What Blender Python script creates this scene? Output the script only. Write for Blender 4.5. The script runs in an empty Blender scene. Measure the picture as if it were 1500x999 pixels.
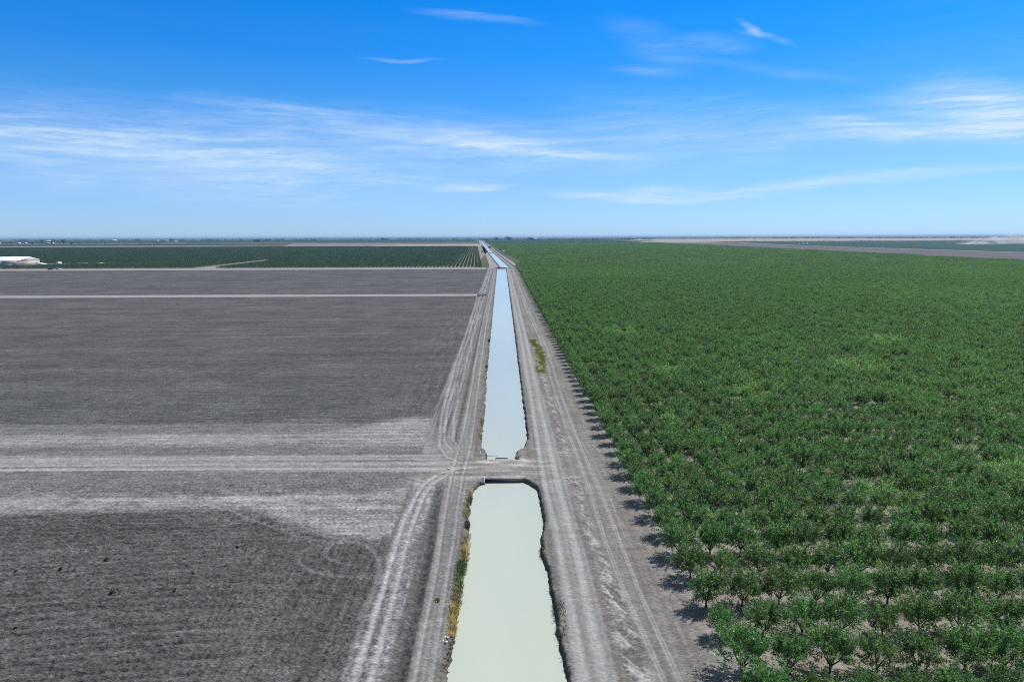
import bpy, bmesh, math, random
import numpy as np

random.seed(7)
RNG = np.random.default_rng(7)
C = bpy.context.scene.collection
R = math.radians

# ------------------------------------------------------------------ helpers
def tag(o, label=None, cat=None, group=None, kind=None):
    if label: o['label'] = label
    if cat: o['category'] = cat
    if group: o['group'] = group
    if kind: o['kind'] = kind
    return o

def mesh_from(name, V, Fq, mats, mat_idx=None, smooth=False):
    """V (n,3) floats, Fq (m,k) ints of one polygon size, or a list of such arrays."""
    me = bpy.data.meshes.new(name)
    V = np.asarray(V, dtype=np.float32)
    fs = [np.asarray(f, dtype=np.int32) for f in (Fq if isinstance(Fq, list) else [Fq])]
    fs = [f for f in fs if len(f)]
    nl = sum(f.size for f in fs); nf = sum(len(f) for f in fs)
    me.vertices.add(len(V)); me.vertices.foreach_set('co', V.ravel())
    me.loops.add(nl); me.polygons.add(nf)
    me.loops.foreach_set('vertex_index', np.concatenate([f.ravel() for f in fs]))
    tot = np.concatenate([np.full(len(f), f.shape[1], dtype=np.int32) for f in fs])
    st = np.concatenate([[0], np.cumsum(tot)[:-1]]).astype(np.int32)
    me.polygons.foreach_set('loop_start', st)
    try: me.polygons.foreach_set('loop_total', tot)
    except Exception: pass
    for m in mats: me.materials.append(m)
    if mat_idx is not None: me.polygons.foreach_set('material_index', np.asarray(mat_idx, dtype=np.int32))
    if smooth: me.polygons.foreach_set('use_smooth', np.ones(nf, dtype=bool))
    me.update(calc_edges=True)
    me.validate(clean_customdata=False)
    return me

def obj(name, me, parent=None, loc=(0, 0, 0)):
    o = bpy.data.objects.new(name, me); C.objects.link(o)
    o.location = loc
    if parent is not None: o.parent = parent
    return o

def empty(name, loc, rz=0.0):
    o = bpy.data.objects.new(name, None); C.objects.link(o)
    o.location = loc; o.rotation_euler = (0, 0, rz); o.empty_display_size = 0.3
    return o

class MB:
    """collects boxes, prisms and tubes into one mesh"""
    def __init__(s): s.v = []; s.q = []; s.t = []
    def box(s, c, d, rz=0.0, taper=1.0, bev=0.0):
        cx, cy, cz = c; a, b, h = d[0] / 2, d[1] / 2, d[2] / 2
        k = len(s.v); cr, sr = math.cos(rz), math.sin(rz)
        for z, f in ((-h, 1.0), (h, taper)):
            for x, y in ((-a, -b), (a, -b), (a, b), (-a, b)):
                x *= f; y *= f
                s.v.append((cx + x * cr - y * sr, cy + x * sr + y * cr, cz + z))
        s.q += [(k, k+3, k+2, k+1), (k+4, k+5, k+6, k+7)]
        for i in range(4):
            j = (i + 1) % 4; s.q.append((k+i, k+j, k+4+j, k+4+i))
        return s
    def prism(s, pts, y0, y1, axis='y'):
        """outline pts (x,z) extruded along y (or (y,z) along x)"""
        k = len(s.v); n = len(pts)
        for yy in (y0, y1):
            for (p, z) in pts: s.v.append((p, yy, z) if axis == 'y' else (yy, p, z))
        for i in range(n):
            j = (i + 1) % n; s.q.append((k+i, k+j, k+n+j, k+n+i))
        for i in range(1, n-1):
            s.t += [(k, k+i+1, k+i), (k+n, k+n+i, k+n+i+1)]
        return s
    def tube(s, p0, p1, r0, r1, n=8, cap=True):
        p0 = np.array(p0, float); p1 = np.array(p1, float); d = p1 - p0
        d /= max(np.linalg.norm(d), 1e-9)
        u = np.cross(d, (0, 0, 1.0) if abs(d[2]) < .9 else (1.0, 0, 0)); u /= np.linalg.norm(u); w = np.cross(d, u)
        k = len(s.v)
        for p, r in ((p0, r0), (p1, r1)):
            for i in range(n):
                a = 2 * math.pi * i / n
                s.v.append(tuple(p + r * (math.cos(a) * u + math.sin(a) * w)))
        for i in range(n):
            j = (i + 1) % n; s.q.append((k+i, k+j, k+n+j, k+n+i))
        if cap:
            for i in range(1, n-1): s.t += [(k, k+i+1, k+i), (k+n, k+n+i, k+n+i+1)]
        return s
    def build(s, name, mat, parent=None, loc=(0, 0, 0)):
        me = mesh_from(name, s.v, [np.array(s.q, dtype=np.int32).reshape(-1, 4), np.array(s.t, dtype=np.int32).reshape(-1, 3)], [mat])
        b_ = bmesh.new(); b_.from_mesh(me); bmesh.ops.recalc_face_normals(b_, faces=b_.faces); b_.to_mesh(me); b_.free()
        return obj(name, me, parent, loc)

# ------------------------------------------------------------------ numpy noise
def _hash(ix, iy, seed):
    h = (ix.astype(np.int64) * 374761393 + iy.astype(np.int64) * 668265263 + seed * 1442695041) & 0xffffffff
    h = ((h ^ (h >> 13)) * 1274126177) & 0xffffffff
    h = ((h ^ (h >> 16)) * 2246822519) & 0xffffffff
    return ((h >> 8) & 0xffff).astype(np.float64) / 65535.0
def vnoise(x, y, seed=0):
    ix = np.floor(x); iy = np.floor(y); fx = x - ix; fy = y - iy
    fx = fx * fx * (3 - 2 * fx); fy = fy * fy * (3 - 2 * fy)
    a = _hash(ix, iy, seed); b = _hash(ix + 1, iy, seed); c = _hash(ix, iy + 1, seed); d = _hash(ix + 1, iy + 1, seed)
    return (a * (1 - fx) + b * fx) * (1 - fy) + (c * (1 - fx) + d * fx) * fy
def fbm(x, y, o=3, seed=0):
    s = 0; a = .5; t = 0
    for i in range(o):
        s = s + a * vnoise(x * 2 ** i + 17.3 * i, y * 2 ** i - 9.1 * i, seed + i); t += a; a *= .5
    return s / t
def S(a, b, x):
    t = np.clip((x - a) / (b - a), 0, 1); return t * t * (3 - 2 * t)
def poly_dist(x, y, pts):
    d = np.full(x.shape, 1e9)
    for (ax, ay), (bx, by) in zip(pts[:-1], pts[1:]):
        ux, uy = bx - ax, by - ay; L = ux * ux + uy * uy
        t = np.clip(((x - ax) * ux + (y - ay) * uy) / L, 0, 1)
        d = np.minimum(d, np.hypot(x - ax - t * ux, y - ay - t * uy))
    return d
def poly_sd(x, y, pts):
    """signed distance to a polygon, negative inside"""
    n = len(pts); d = poly_dist(x, y, list(pts) + [pts[0]])
    ins = np.zeros(x.shape, bool)
    for i in range(n):
        (ax, ay), (bx, by) = pts[i], pts[(i + 1) % n]
        if ay == by: continue
        c = ((ay > y) != (by > y)) & (x < (bx - ax) * (y - ay) / (by - ay) + ax)
        ins ^= c
    return np.where(ins, -d, d)

# ------------------------------------------------------------------ materials
def nmat(name):
    m = bpy.data.materials.new(name); m.use_nodes = True
    nt = m.node_tree; nt.nodes.clear()
    return m, nt
def N(nt, t, **kw):
    n = nt.nodes.new(t)
    for k, v in kw.items():
        if k in n.inputs: n.inputs[k].default_value = v
        else: setattr(n, k, v)
    return n
def L(nt, a, b): nt.links.new(a, b)
def simple(name, col, rough=.7, metal=0.0, var=.12, scale=3.0, bump=0.0):
    """plain surface with a little procedural unevenness"""
    m, nt = nmat(name)
    out = N(nt, 'ShaderNodeOutputMaterial'); b = N(nt, 'ShaderNodeBsdfPrincipled')
    tc = N(nt, 'ShaderNodeTexCoord')
    nz = N(nt, 'ShaderNodeTexNoise'); nz.inputs['Scale'].default_value = scale; nz.inputs['Detail'].default_value = 5
    L(nt, tc.outputs['Object'], nz.inputs['Vector'])
    mr = N(nt, 'ShaderNodeMapRange'); mr.inputs['From Min'].default_value = .3; mr.inputs['From Max'].default_value = .7
    mr.inputs['To Min'].default_value = 1 - var; mr.inputs['To Max'].default_value = 1 + var
    L(nt, nz.outputs['Fac'], mr.inputs['Value'])
    mx = N(nt, 'ShaderNodeVectorMath', operation='SCALE'); mx.inputs[0].default_value = col[:3]
    L(nt, mr.outputs[0], mx.inputs['Scale'])
    L(nt, mx.outputs[0], b.inputs['Base Color'])
    b.inputs['Roughness'].default_value = rough; b.inputs['Metallic'].default_value = metal
    if bump:
        bp = N(nt, 'ShaderNodeBump'); bp.inputs['Strength'].default_value = bump; bp.inputs['Distance'].default_value = .05
        L(nt, nz.outputs['Fac'], bp.inputs['Height']); L(nt, bp.outputs[0], b.inputs['Normal'])
    L(nt, b.outputs[0], out.inputs[0])
    return m

def soil_material():
    """albedo comes from the mesh (dust, tilled soil, damp bank); fine clods and grit are procedural"""
    m, nt = nmat('soil')
    out = N(nt, 'ShaderNodeOutputMaterial'); b = N(nt, 'ShaderNodeBsdfPrincipled')
    b.inputs['Roughness'].default_value = .95
    try: b.inputs['Specular IOR Level'].default_value = .15
    except Exception: pass
    at = N(nt, 'ShaderNodeAttribute'); at.attribute_name = 'albedo'
    ro = N(nt, 'ShaderNodeAttribute'); ro.attribute_name = 'rough'
    tc = N(nt, 'ShaderNodeTexCoord')
    def noise(scale, detail, mapping=None, rough=.6):
        n = N(nt, 'ShaderNodeTexNoise'); n.inputs['Scale'].default_value = scale; n.inputs['Detail'].default_value = detail
        n.inputs['Roughness'].default_value = rough
        if mapping:
            mp = N(nt, 'ShaderNodeMapping'); mp.inputs['Scale'].default_value = mapping
            L(nt, tc.outputs['Object'], mp.inputs['Vector']); L(nt, mp.outputs[0], n.inputs['Vector'])
        else: L(nt, tc.outputs['Object'], n.inputs['Vector'])
        return n
    n1 = noise(1.0, 4, (1.7, 3.0, 2.0)); n2 = noise(.05, 5); n3 = noise(1.0, 6, (.32, .62, .5), .7)
    def rng(src, a, bb, lo, hi):
        mr = N(nt, 'ShaderNodeMapRange'); mr.inputs['From Min'].default_value = a; mr.inputs['From Max'].default_value = bb
        mr.inputs['To Min'].default_value = lo; mr.inputs['To Max'].default_value = hi; mr.clamp = True
        L(nt, src, mr.inputs['Value']); return mr.outputs[0]
    def mul(a, bb):
        k = N(nt, 'ShaderNodeMath', operation='MULTIPLY'); L(nt, a, k.inputs[0]); L(nt, bb, k.inputs[1]); return k.outputs[0]
    f1 = rng(n1.outputs['Fac'], .3, .7, .42, 1.58)
    f2 = rng(n2.outputs['Fac'], .3, .7, .90, 1.10)
    f3 = rng(n3.outputs['Fac'], .32, .68, .62, 1.38)
    sp = noise(5.5, 2)
    f4 = rng(sp.outputs['Fac'], .64, .72, 1.0, 2.1)      # pale stubble and stones
    # stubble only where the ground is rough
    mixv = N(nt, 'ShaderNodeMix'); mixv.data_type = 'FLOAT'
    L(nt, ro.outputs['Fac'], mixv.inputs[0]); mixv.inputs[2].default_value = 1.0; L(nt, f4, mixv.inputs[3])
    n5 = noise(1.0, 5, (.09, .42, 1), .75); f5 = rng(n5.outputs['Fac'], .32, .68, .78, 1.22)
    tot = mul(mul(mul(mul(f1, f2), f3), f5), mixv.outputs[0])
    cm_ = rng(ro.outputs['Fac'], 0, 1, .38, 1.0)
    mt_ = N(nt, 'ShaderNodeMix'); mt_.data_type = 'FLOAT'; L(nt, cm_, mt_.inputs[0]); mt_.inputs[2].default_value = 1.0; L(nt, tot, mt_.inputs[3]); tot = mt_.outputs[0]
    sc = N(nt, 'ShaderNodeVectorMath', operation='SCALE'); L(nt, at.outputs['Color'], sc.inputs[0]); L(nt, tot, sc.inputs['Scale'])
    L(nt, sc.outputs[0], b.inputs['Base Color'])
    bp = N(nt, 'ShaderNodeBump'); bp.inputs['Distance'].default_value = .35
    st = rng(ro.outputs['Fac'], 0, 1, .18, .8)
    L(nt, st, bp.inputs['Strength']); L(nt, n1.outputs['Fac'], bp.inputs['Height'])
    L(nt, bp.outputs[0], b.inputs['Normal'])
    L(nt, b.outputs[0], out.inputs[0])
    return m

def field_material(name, col, col2, sx=.01, sy=.01, bump=.3):
    """far fields: large soft patches plus fine grain"""
    m, nt = nmat(name)
    out = N(nt, 'ShaderNodeOutputMaterial'); b = N(nt, 'ShaderNodeBsdfPrincipled'); b.inputs['Roughness'].default_value = .95
    try: b.inputs['Specular IOR Level'].default_value = .1
    except Exception: pass
    tc = N(nt, 'ShaderNodeTexCoord'); mp = N(nt, 'ShaderNodeMapping'); mp.inputs['Scale'].default_value = (sx, sy, 1)
    L(nt, tc.outputs['Object'], mp.inputs['Vector'])
    n = N(nt, 'ShaderNodeTexNoise'); n.inputs['Scale'].default_value = 1.0; n.inputs['Detail'].default_value = 8; n.inputs['Roughness'].default_value = .62
    L(nt, mp.outputs[0], n.inputs['Vector'])
    cr = N(nt, 'ShaderNodeValToRGB'); cr.color_ramp.elements[0].position = .35; cr.color_ramp.elements[1].position = .65
    cr.color_ramp.elements[0].color = (*col, 1); cr.color_ramp.elements[1].color = (*col2, 1)
    L(nt, n.outputs['Fac'], cr.inputs[0]); L(nt, cr.outputs[0], b.inputs['Base Color'])
    L(nt, b.outputs[0], out.inputs[0])
    return m

def leaf_material(name, col, spread=.25, trans=.35, gloss=.35):
    m, nt = nmat(name)
    out = N(nt, 'ShaderNodeOutputMaterial')
    oi = N(nt, 'ShaderNodeObjectInfo'); ti = N(nt, 'ShaderNodeAttribute'); ti.attribute_type = 'INSTANCER'; ti.attribute_name = 'tint'
    lv = N(nt, 'ShaderNodeAttribute'); lv.attribute_name = 'leaf'          # per-leaf variation
    hs = N(nt, 'ShaderNodeHueSaturation'); hs.inputs['Color'].default_value = (*col, 1)
    def math_(op, a, bb=None, v=None):
        k = N(nt, 'ShaderNodeMath', operation=op)
        L(nt, a, k.inputs[0])
        if bb is not None: L(nt, bb, k.inputs[1])
        else: k.inputs[1].default_value = v
        return k.outputs[0]
    rv = math_('MULTIPLY', oi.outputs['Random'], v=.30); rv = math_('ADD', rv, v=.85)
    l2 = math_('MULTIPLY', lv.outputs['Fac'], v=spread * 2); l2 = math_('ADD', l2, v=1 - spread)
    val = math_('MULTIPLY', rv, l2)
    tv = math_('MULTIPLY', ti.outputs['Fac'], v=.75); tv = math_('ADD', tv, v=1.0)
    val = math_('MULTIPLY', val, tv)
    hu = math_('MULTIPLY', ti.outputs['Fac'], v=-.018); hu = math_('ADD', hu, v=.490); hu = math_('ADD', hu, math_('MULTIPLY', oi.outputs['Random'], v=.024))
    L(nt, hu, hs.inputs['Hue']); L(nt, val, hs.inputs['Value'])
    d = N(nt, 'ShaderNodeBsdfPrincipled'); d.inputs['Roughness'].default_value = .42
    try: d.inputs['Specular IOR Level'].default_value = gloss
    except Exception: pass
    L(nt, hs.outputs[0], d.inputs['Base Color'])
    tm_ = N(nt, 'ShaderNodeVectorMath', operation='MULTIPLY'); L(nt, hs.outputs[0], tm_.inputs[0]); tm_.inputs[1].default_value = (1.35, 1.42, 1.0)   # light through a leaf is yellower
    t = N(nt, 'ShaderNodeBsdfTranslucent'); L(nt, tm_.outputs[0], t.inputs['Color'])
    mx = N(nt, 'ShaderNodeMixShader'); mx.inputs[0].default_value = trans
    L(nt, d.outputs[0], mx.inputs[1]); L(nt, t.outputs[0], mx.inputs[2]); L(nt, mx.outputs[0], out.inputs[0])
    return m

M = {}
M['soil'] = soil_material()
M['leaf'] = leaf_material('orchard_leaf', (.116, .214, .074), .72, .50, gloss=.35)
M['leaf_far'] = leaf_material('far_leaf', (.044, .092, .052))
M['bark'] = simple('bark', (.075, .058, .045), .9, var=.3, scale=8, bump=.5)
M['reed_dry'] = leaf_material('dry_reed', (.47, .34, .15), .7, .25)
M['reed_brown'] = leaf_material('brown_reed', (.20, .15, .08), .4, .25)
M['weed_green'] = leaf_material('green_weed', (.10, .14, .05), .4, .3)
M['weed_dark'] = leaf_material('dark_weed', (.05, .055, .03), .4, .2)
M['weed_yellow'] = leaf_material('yellow_weed', (.21, .22, .05), .5, .3)
M['concrete'] = simple('concrete', (.42, .40, .37), .85, var=.2, scale=6, bump=.2)
M['old_concrete'] = simple('old_concrete', (.17, .155, .14), .9, var=.25, scale=5, bump=.3)
M['dark_steel_and_shade'] = simple('dark_steel_and_shade', (.025, .025, .027), .6, .3)  # steel parts, and the shade painted on the headwall face
M['white_paint'] = simple('white_paint', (.78, .78, .76), .5, var=.06)
M['roof_white'] = simple('white_metal_roof', (.80, .79, .76), .45, var=.05, scale=.3)
M['wall_tan'] = simple('tan_wall', (.47, .39, .33), .8, var=.15, scale=.5)
M['wall_grey'] = simple('grey_wall', (.36, .36, .38), .8, var=.12, scale=.5)
M['wall_dark'] = simple('dark_interior', (.03, .03, .035), .9)
M['glass'] = simple('dark_glass', (.02, .025, .03), .1, var=.02)
M['tyre'] = simple('tyre_rubber', (.02, .02, .02), .85)
M['car_dark'] = simple('dark_car_paint', (.03, .035, .045), .3, .2, var=.03)
M['rust'] = simple('rusty_steel', (.16, .09, .06), .8, .2, var=.3, scale=9)
M['pvc'] = simple('pale_pipe', (.62, .62, .60), .5, var=.08)
M['stone'] = simple('pale_stone', (.55, .54, .50), .9, var=.2, scale=8, bump=.4)

# ------------------------------------------------------------------ the land: heights and albedo
CAM_H = 50.0
WATER_Z = -0.80
SEC1 = (20.0, 136.4)
SEC2 = (149.6, 1098.0)
EDGE_L = [(0, -6.3), (72, -6.3), (80, -6.0), (96, -5.9), (110, -5.6), (123, -5.9), (131, -5.6), (134, -5.0), (136, -3.8), (143, -3.2), (149.5, -3.5), (157, -3.7),
          (161, -4.8), (176, -5.0), (190, -4.7), (250, -5.3), (400, -5.4), (970, -5.6), (1098, -5.6)]
EDGE_R = [(0, 7.2), (72, 7.2), (85, 7.0), (96, 6.9), (103, 6.2), (109, 6.3), (116, 7.4), (124, 7.3), (130, 7.2), (133, 6.6), (135, 5.6), (136.4, 4.4), (143, 3.2), (149.5, 3.3), (155.5, 3.3),
          (157.5, 4.9), (161, 5.6), (167, 6.4), (176, 6.5), (260, 6.7), (400, 7.1), (970, 7.9), (1098, 8.0)]
_eL = np.array(EDGE_L, float); _eR = np.array(EDGE_R, float)
def canal_d(x, y):
    wl = (fbm(y * .55, y * 0 + 3.3, 3, 11) - .5) * .9; wr = (fbm(y * .6, y * 0 + 7.7, 3, 12) - .5) * .7
    xl = np.interp(y, _eL[:, 0], _eL[:, 1]) + wl; xr = np.interp(y, _eR[:, 0], _eR[:, 1]) + wr
    dx = np.maximum(xl - x, x - xr)
    dy = np.where(y < 143, y - SEC1[1], np.maximum(SEC2[0] - y, y - SEC2[1]))
    return np.maximum(dx, dy), (x - xr) > (xl - x)

# wheel tracks: points (x, y) on the ground, half width, how pale, softness
FT_L = [(-16.9, 40), (-16.9, 71), (-16.9, 82), (-17.1, 91.5), (-17.5, 105.6), (-17.5, 115), (-17.0, 124), (-15.9, 134.5), (-13.3, 140.4), (-9.7, 142.8), (-5.0, 145.0), (6, 145), (10, 147)]
FT_R = [(-15.0, 40), (-15.0, 71), (-15.1, 82), (-15.3, 92), (-15.7, 104.3), (-15.7, 116.5), (-15.3, 127), (-14.2, 134.2), (-11.5, 140), (-8, 141.6), (-3, 143.0), (6, 143)]
CR_L = [(-10.1, 40), (-10.1, 82), (-9.9, 99), (-10.2, 108), (-10.5, 125), (-10.6, 138), (-10.4, 150), (-10.1, 162), (-9.8, 185), (-10.3, 253), (-10.8, 355), (-10.8, 545), (-10.8, 1100)]
CR_R = [(-8.1, 40), (-8.1, 82), (-8.1, 99), (-8.0, 108), (-8.2, 125), (-8.2, 138), (-7.7, 150), (-7.4, 162), (-7.5, 185), (-8.0, 253), (-8.5, 385), (-8.2, 540), (-8.2, 1100)]
FN_L = [(-9.0, 147), (-12.8, 152), (-15.0, 160), (-16.8, 186), (-18.2, 269), (-18.2, 355), (-19.2, 520), (-20, 570), (-21, 600), (-19, 640), (-19.5, 1095)]
FN_M = [(-11.5, 156), (-14.2, 164), (-15.6, 190), (-16.4, 269), (-16.6, 400), (-17.2, 540), (-17.5, 1095)]
FN_R = [(-10.6, 160), (-12.0, 165), (-13.2, 186), (-14.0, 269), (-14.4, 355), (-14.6, 540), (-14.6, 1095)]
MR_L = [(9.5, 40), (9.5, 88), (9.4, 105), (9.5, 112), (9.0, 129), (8.9, 152), (9.4, 194), (9.7, 260), (10.1, 349), (9.9, 540), (10.5, 1100)]
MR_R = [(11.7, 40), (11.8, 88), (12.1, 105), (12.0, 112), (11.7, 134), (11.6, 159), (11.7, 194), (12.0, 260), (12.6, 349), (12.8, 540), (13.2, 1100)]
OT_A = [(19.0, 40), (18.3, 71), (17.3, 91), (17.1, 109), (17.6, 130), (17.5, 149), (17.0, 172), (17.2, 190), (17.5, 238), (18.4, 285), (19.1, 342), (17.8, 420), (17.0, 540), (16.8, 1100)]
OT_B = [(20.8, 40), (20.1, 71), (19.4, 91), (19.5, 112), (19.5, 134), (19.0, 154), (18.8, 179), (18.9, 205), (19.7, 252), (20.4, 296), (20.6, 342), (19.3, 413), (18.7, 520), (18.6, 1100)]
OT_C = [(20.6, 108), (20.9, 128), (20.8, 146), (19.6, 160), (17.6, 178), (16.2, 200), (16.0, 240)]
XR_S = [(-10, 143.3), (-30, 144.0), (-60, 144.4), (-115, 145.0), (-300, 147)]
XR_N = [(-9, 147.5), (-20, 150.0), (-32, 150.8), (-60, 151.2), (-115, 151.9), (-300, 154)]
LOOP1 = [(-60, 127), (-50, 121), (-43, 115.7), (-34.5, 110), (-28.9, 107.4), (-24.0, 107.2), (-21.3, 105), (-19.4, 101.5), (-18.3, 96), (-18.4, 90.0), (-19, 84)]
LOOP2 = [(-26.5, 107.0), (-30.5, 106.2), (-32.4, 103.5), (-31.6, 100.4), (-28.8, 97.4), (-25.0, 95.9), (-20, 95.2)]
LOOP3 = [(-28.0, 106.6), (-28.3, 103.5), (-27.0, 101.2), (-24.6, 99.6), (-21.6, 98.9)]
PALE_FAN = [(-140, 171), (-80, 172.5), (-51, 172), (-38.5, 176), (-32.8, 182.5), (-26.0, 187.6), (-16.0, 187), (-14.5, 160), (-28, 158.5), (-50, 160.5), (-90, 161.5), (-300, 163), (-300, 173)]
PALE_LOW = [(-300, 131), (-140, 130.5), (-79, 129.8), (-53, 129.6), (-40, 130.2), (-28, 129.6), (-18.3, 134), (-15.6, 118), (-16.6, 108.4), (-22.1, 107.4), (-29.4, 109.3), (-37.8, 114.4), (-45, 120.6), (-53, 121.8), (-73, 121.0), (-140, 120), (-300, 119)]
SPOIL = [(13.9, 70), (13.8, 85), (14.6, 100), (14.0, 112), (14.3, 125), (14.2, 138), (15.6, 138), (16.0, 122), (15.6, 108), (17.0, 92), (17.3, 80), (17.2, 70), (17, 40), (14, 40)]

DARK = np.array((.077, .078, .077)); MID = np.array((.078, .074, .074)); PALE = np.array((.270, .266, .268))
ROADC = np.array((.200, .194, .186)); VERGE = np.array((.140, .131, .120)); BARE = np.array((.158, .147, .138)); BANK = np.array((.105, .098, .088))

def land(x, y):
    """height, albedo and roughness of the land at world points"""
    d, right = canal_d(x, y)
    far = S(200, 700, y)
    n_lo = fbm(x * .06, y * .06, 3, 1); n_md = fbm(x * .45, y * .45, 3, 2); n_hi = fbm(x * 2.1, y * 2.1, 2, 3)
    lon = fbm(x * 2.2, y * .05, 3, 5)             # streaks that run along the canal roads
    lat = fbm(x * .04, y * 1.4, 3, 6)             # streaks that run along the rows of the field
    wob = (fbm(x * .15, y * .15, 2, 8) - .5) * 2.2
    # ---- the tilled field
    turn = S(-50, -22, x + (fbm(x * .1, y * .1, 2, 4) - .5) * 14) * (1 - S(104, 116, y) + S(186, 192, y))   # headland turned along the canal
    turn = np.clip(turn, 0, 1)
    field = 1 - S(-19.2, -18.2, x + (n_md - .5) * .8)
    ph1 = (y - x * .115 + (n_lo - .5) * 3.4 + (n_md - .5) * .5) / 1.72
    ph2 = (x * .98 + (n_lo - .5) * 2.0 - y * .05) / 1.45
    fade = 1 - S(115, 230, y)
    trench = lambda p: 1 - 2.6 * np.exp(-((np.abs((p % 1.0) - .5)) / .17) ** 2)
    furrow = trench(ph1) * (1 - turn) + trench(ph2 + (n_md - .5) * .5) * turn * .35
    n_cl = vnoise(x * 3.7, y * 3.7, 77); clod = np.clip(n_cl - .62, 0, 1) * 2.2
    fade = fade * (1 - .85 * (1 - S(-2.0, 1.2, poly_sd(x, y, PALE_LOW)))) * (1 - .85 * S(134, 137, y) * (1 - S(190, 194, y)))
    h = field * (.125 * furrow * fade * (.5 + n_md) + .34 * (n_hi - .5) * (1 - .5 * far) + .16 * (n_md - .5) + .34 * clod * fade)
    base = DARK * (1 - S(180, 320, y))[..., None] + MID * S(180, 320, y)[..., None]
    k = 1 + (n_lo - .5) * .5 + (lat - .5) * .55 * (1 - turn) + (fbm(x * 1.2, y * .07, 3, 9) - .5) * .7 * turn
    along = fbm(x * .006, y * .12, 4, 13)
    k = k * (1 + (along - .5) * .5 * S(150, 260, y))
    col = base * k[..., None]
    rough = np.ones(x.shape) * (1 - .35 * far)
    def lay(mask, c, r=None):
        nonlocal col, rough
        col = col * (1 - mask[..., None]) + c * mask[..., None]
        if r is not None: rough = rough * (1 - mask) + r * mask
    # pale dusty swaths either side of the cross road
    yb = y + (fbm(x * .05, y * .05, 2, 21) - .5) * 3.0
    b_mid = S(152.5, 154, yb) * (1 - S(180.0, 183.5, yb)) * field
    lay(b_mid * (.40 + .5 * (lat - .3)), np.array((.165, .164, .163)), .5)
    m = (1 - S(-5.0, 3.0, poly_sd(x, y, PALE_FAN) + wob)) * field
    lay(np.clip(m * (.45 + 1.1 * (lat - .35) + .5 * (n_md - .5)), 0, 1), PALE * .95, .35)
    m = (S(129, 132, yb) * (1 - S(142, 144.5, yb))) * field
    lay(m * .7, np.array((.145, .145, .146)), .6)
    m = (1 - S(-3.0, 2.4, poly_sd(x, y, PALE_LOW) + wob)) * field
    lay(np.clip(m * (.60 + 1.0 * (lat - .42) + .7 * (n_md - .5)), 0, 1), PALE * 1.0, .45)
    lay(np.clip((n_hi - .60) * 5, 0, 1) * m * .6, DARK * 1.2)
    # wheel loops at the corner of the near field
    for pts, w, a in ((LOOP1, .48, .60), (LOOP2, .42, .46), (LOOP3, .38, .36)):
        dd = poly_dist(x, y, pts); mk = np.exp(-(dd / w) ** 2) * a * (.5 + n_md)
        lay(np.clip(mk, 0, 1), PALE * .62, .4); h = h - .07 * np.exp(-(dd / (w * 1.2)) ** 2)
        h = h + .10 * np.exp(-((dd - w * 1.9) / .35) ** 2)
    # ---- land between field and canal, canal and orchard
    strip = S(-19.0, -18.4, x + (n_md - .5) * .7)
    vc = VERGE * (1 + (n_lo - .5) * .4)[..., None] * (1 + (lon - .5) * .6)[..., None]
    lay(strip, vc, .45)
    h = h + strip * (.12 * (n_hi - .5) + .12 * (n_md - .5)) * (1 - .5 * far)
    jl = (1 - S(-12, -8, x)) * S(150, 156, y) * (1 - S(176, 192, y + wob * 3)); lay(strip * jl * (.25 + .8 * n_md), PALE * .8, .35)
    e = S(12.9, 15.2, x + (n_md - .5))
    lay(e, BARE * (1 + (lon - .5) * .55 + (n_lo - .5) * .3)[..., None], .3)
    # tilled margin left of the field track north of the cross road, and the ditch beside the near track
    dit = np.exp(-((x + 11.9 + .8 * S(100, 125, y)) / .75) ** 2) * (1 - S(131, 136, y)) * (.55 + .9 * n_md)
    dit2 = np.exp(-((x + 11.75) / .5) ** 2) * S(158, 166, y)
    h = h - .30 * dit - .25 * dit2 + (dit + dit2) * .35 * (n_hi - .5)
    h = h + .16 * np.exp(-((x + 10.95 + .6 * S(100, 125, y)) / .35) ** 2) * (1 - S(128, 134, y))
    lay(np.clip(dit * 1.2, 0, 1) * .92, np.array((.056, .058, .060)), .8); lay(np.clip(dit2 * 1.2, 0, 1) * .85, np.array((.075, .076, .074)), .7)
    lay(S(-13.8, -13.0, x) * (1 - S(-12.9, -12.2, x)) * (1 - S(130, 136, y)) * .75, np.array((.078, .079, .083)), .9)
    # field track between ploughed land and ditch: pale wheel ruts in coarse clods
    ftz = S(-18.6, -18.0, x) * (1 - S(-14.0, -13.2, x)) * (1 - S(132, 138, y))
    lay(ftz * .85, np.array((.175, .175, .183)) * (1 + (n_hi - .5) * 1.1 + (lon - .5) * .8)[..., None], .9)
    h = h + ftz * .16 * (n_hi - .5)
    fnz = S(-20.0, -18.6, x + wob * .2) * (1 - S(-13.4, -12.6, x)) * S(160, 168, y)
    lay(fnz * .8, PALE * (.52 + (lon - .5) * 1.1)[..., None], .35)
    # canal road (left bank), main road (right bank)
    crz = S(-11.2, -10.6, x) * (1 - S(-7.5, -6.9, x))
    lay(crz * .7, np.array((.165, .161, .156)) * (1 + (lon - .5) * .6)[..., None], .2)
    mrz = S(7.9, 8.5, x + (n_md - .5) * .4) * (1 - S(12.8, 13.4, x + (n_md - .5) * .5))
    lay(mrz * .95, ROADC * (1 + (lon - .5) * .45)[..., None], .05)
    # spoil heaps and rills between the main road and the orchard track
    sp = (1 - S(-.9, .6, poly_sd(x, y, SPOIL) + wob * .5)) * (1 - S(136, 139, y)) + np.exp(-((x - 14.9) / .8) ** 2) * S(150, 156, y) * (1 - S(240, 330, y)) * .8
    rill = fbm(x * 1.1 + y * .45, y * .5, 4, 31)
    h = h + np.clip(sp, 0, 1) * (.45 * (rill - .42) + .30 * (n_md - .5) + .22 * (n_hi - .5))
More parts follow.
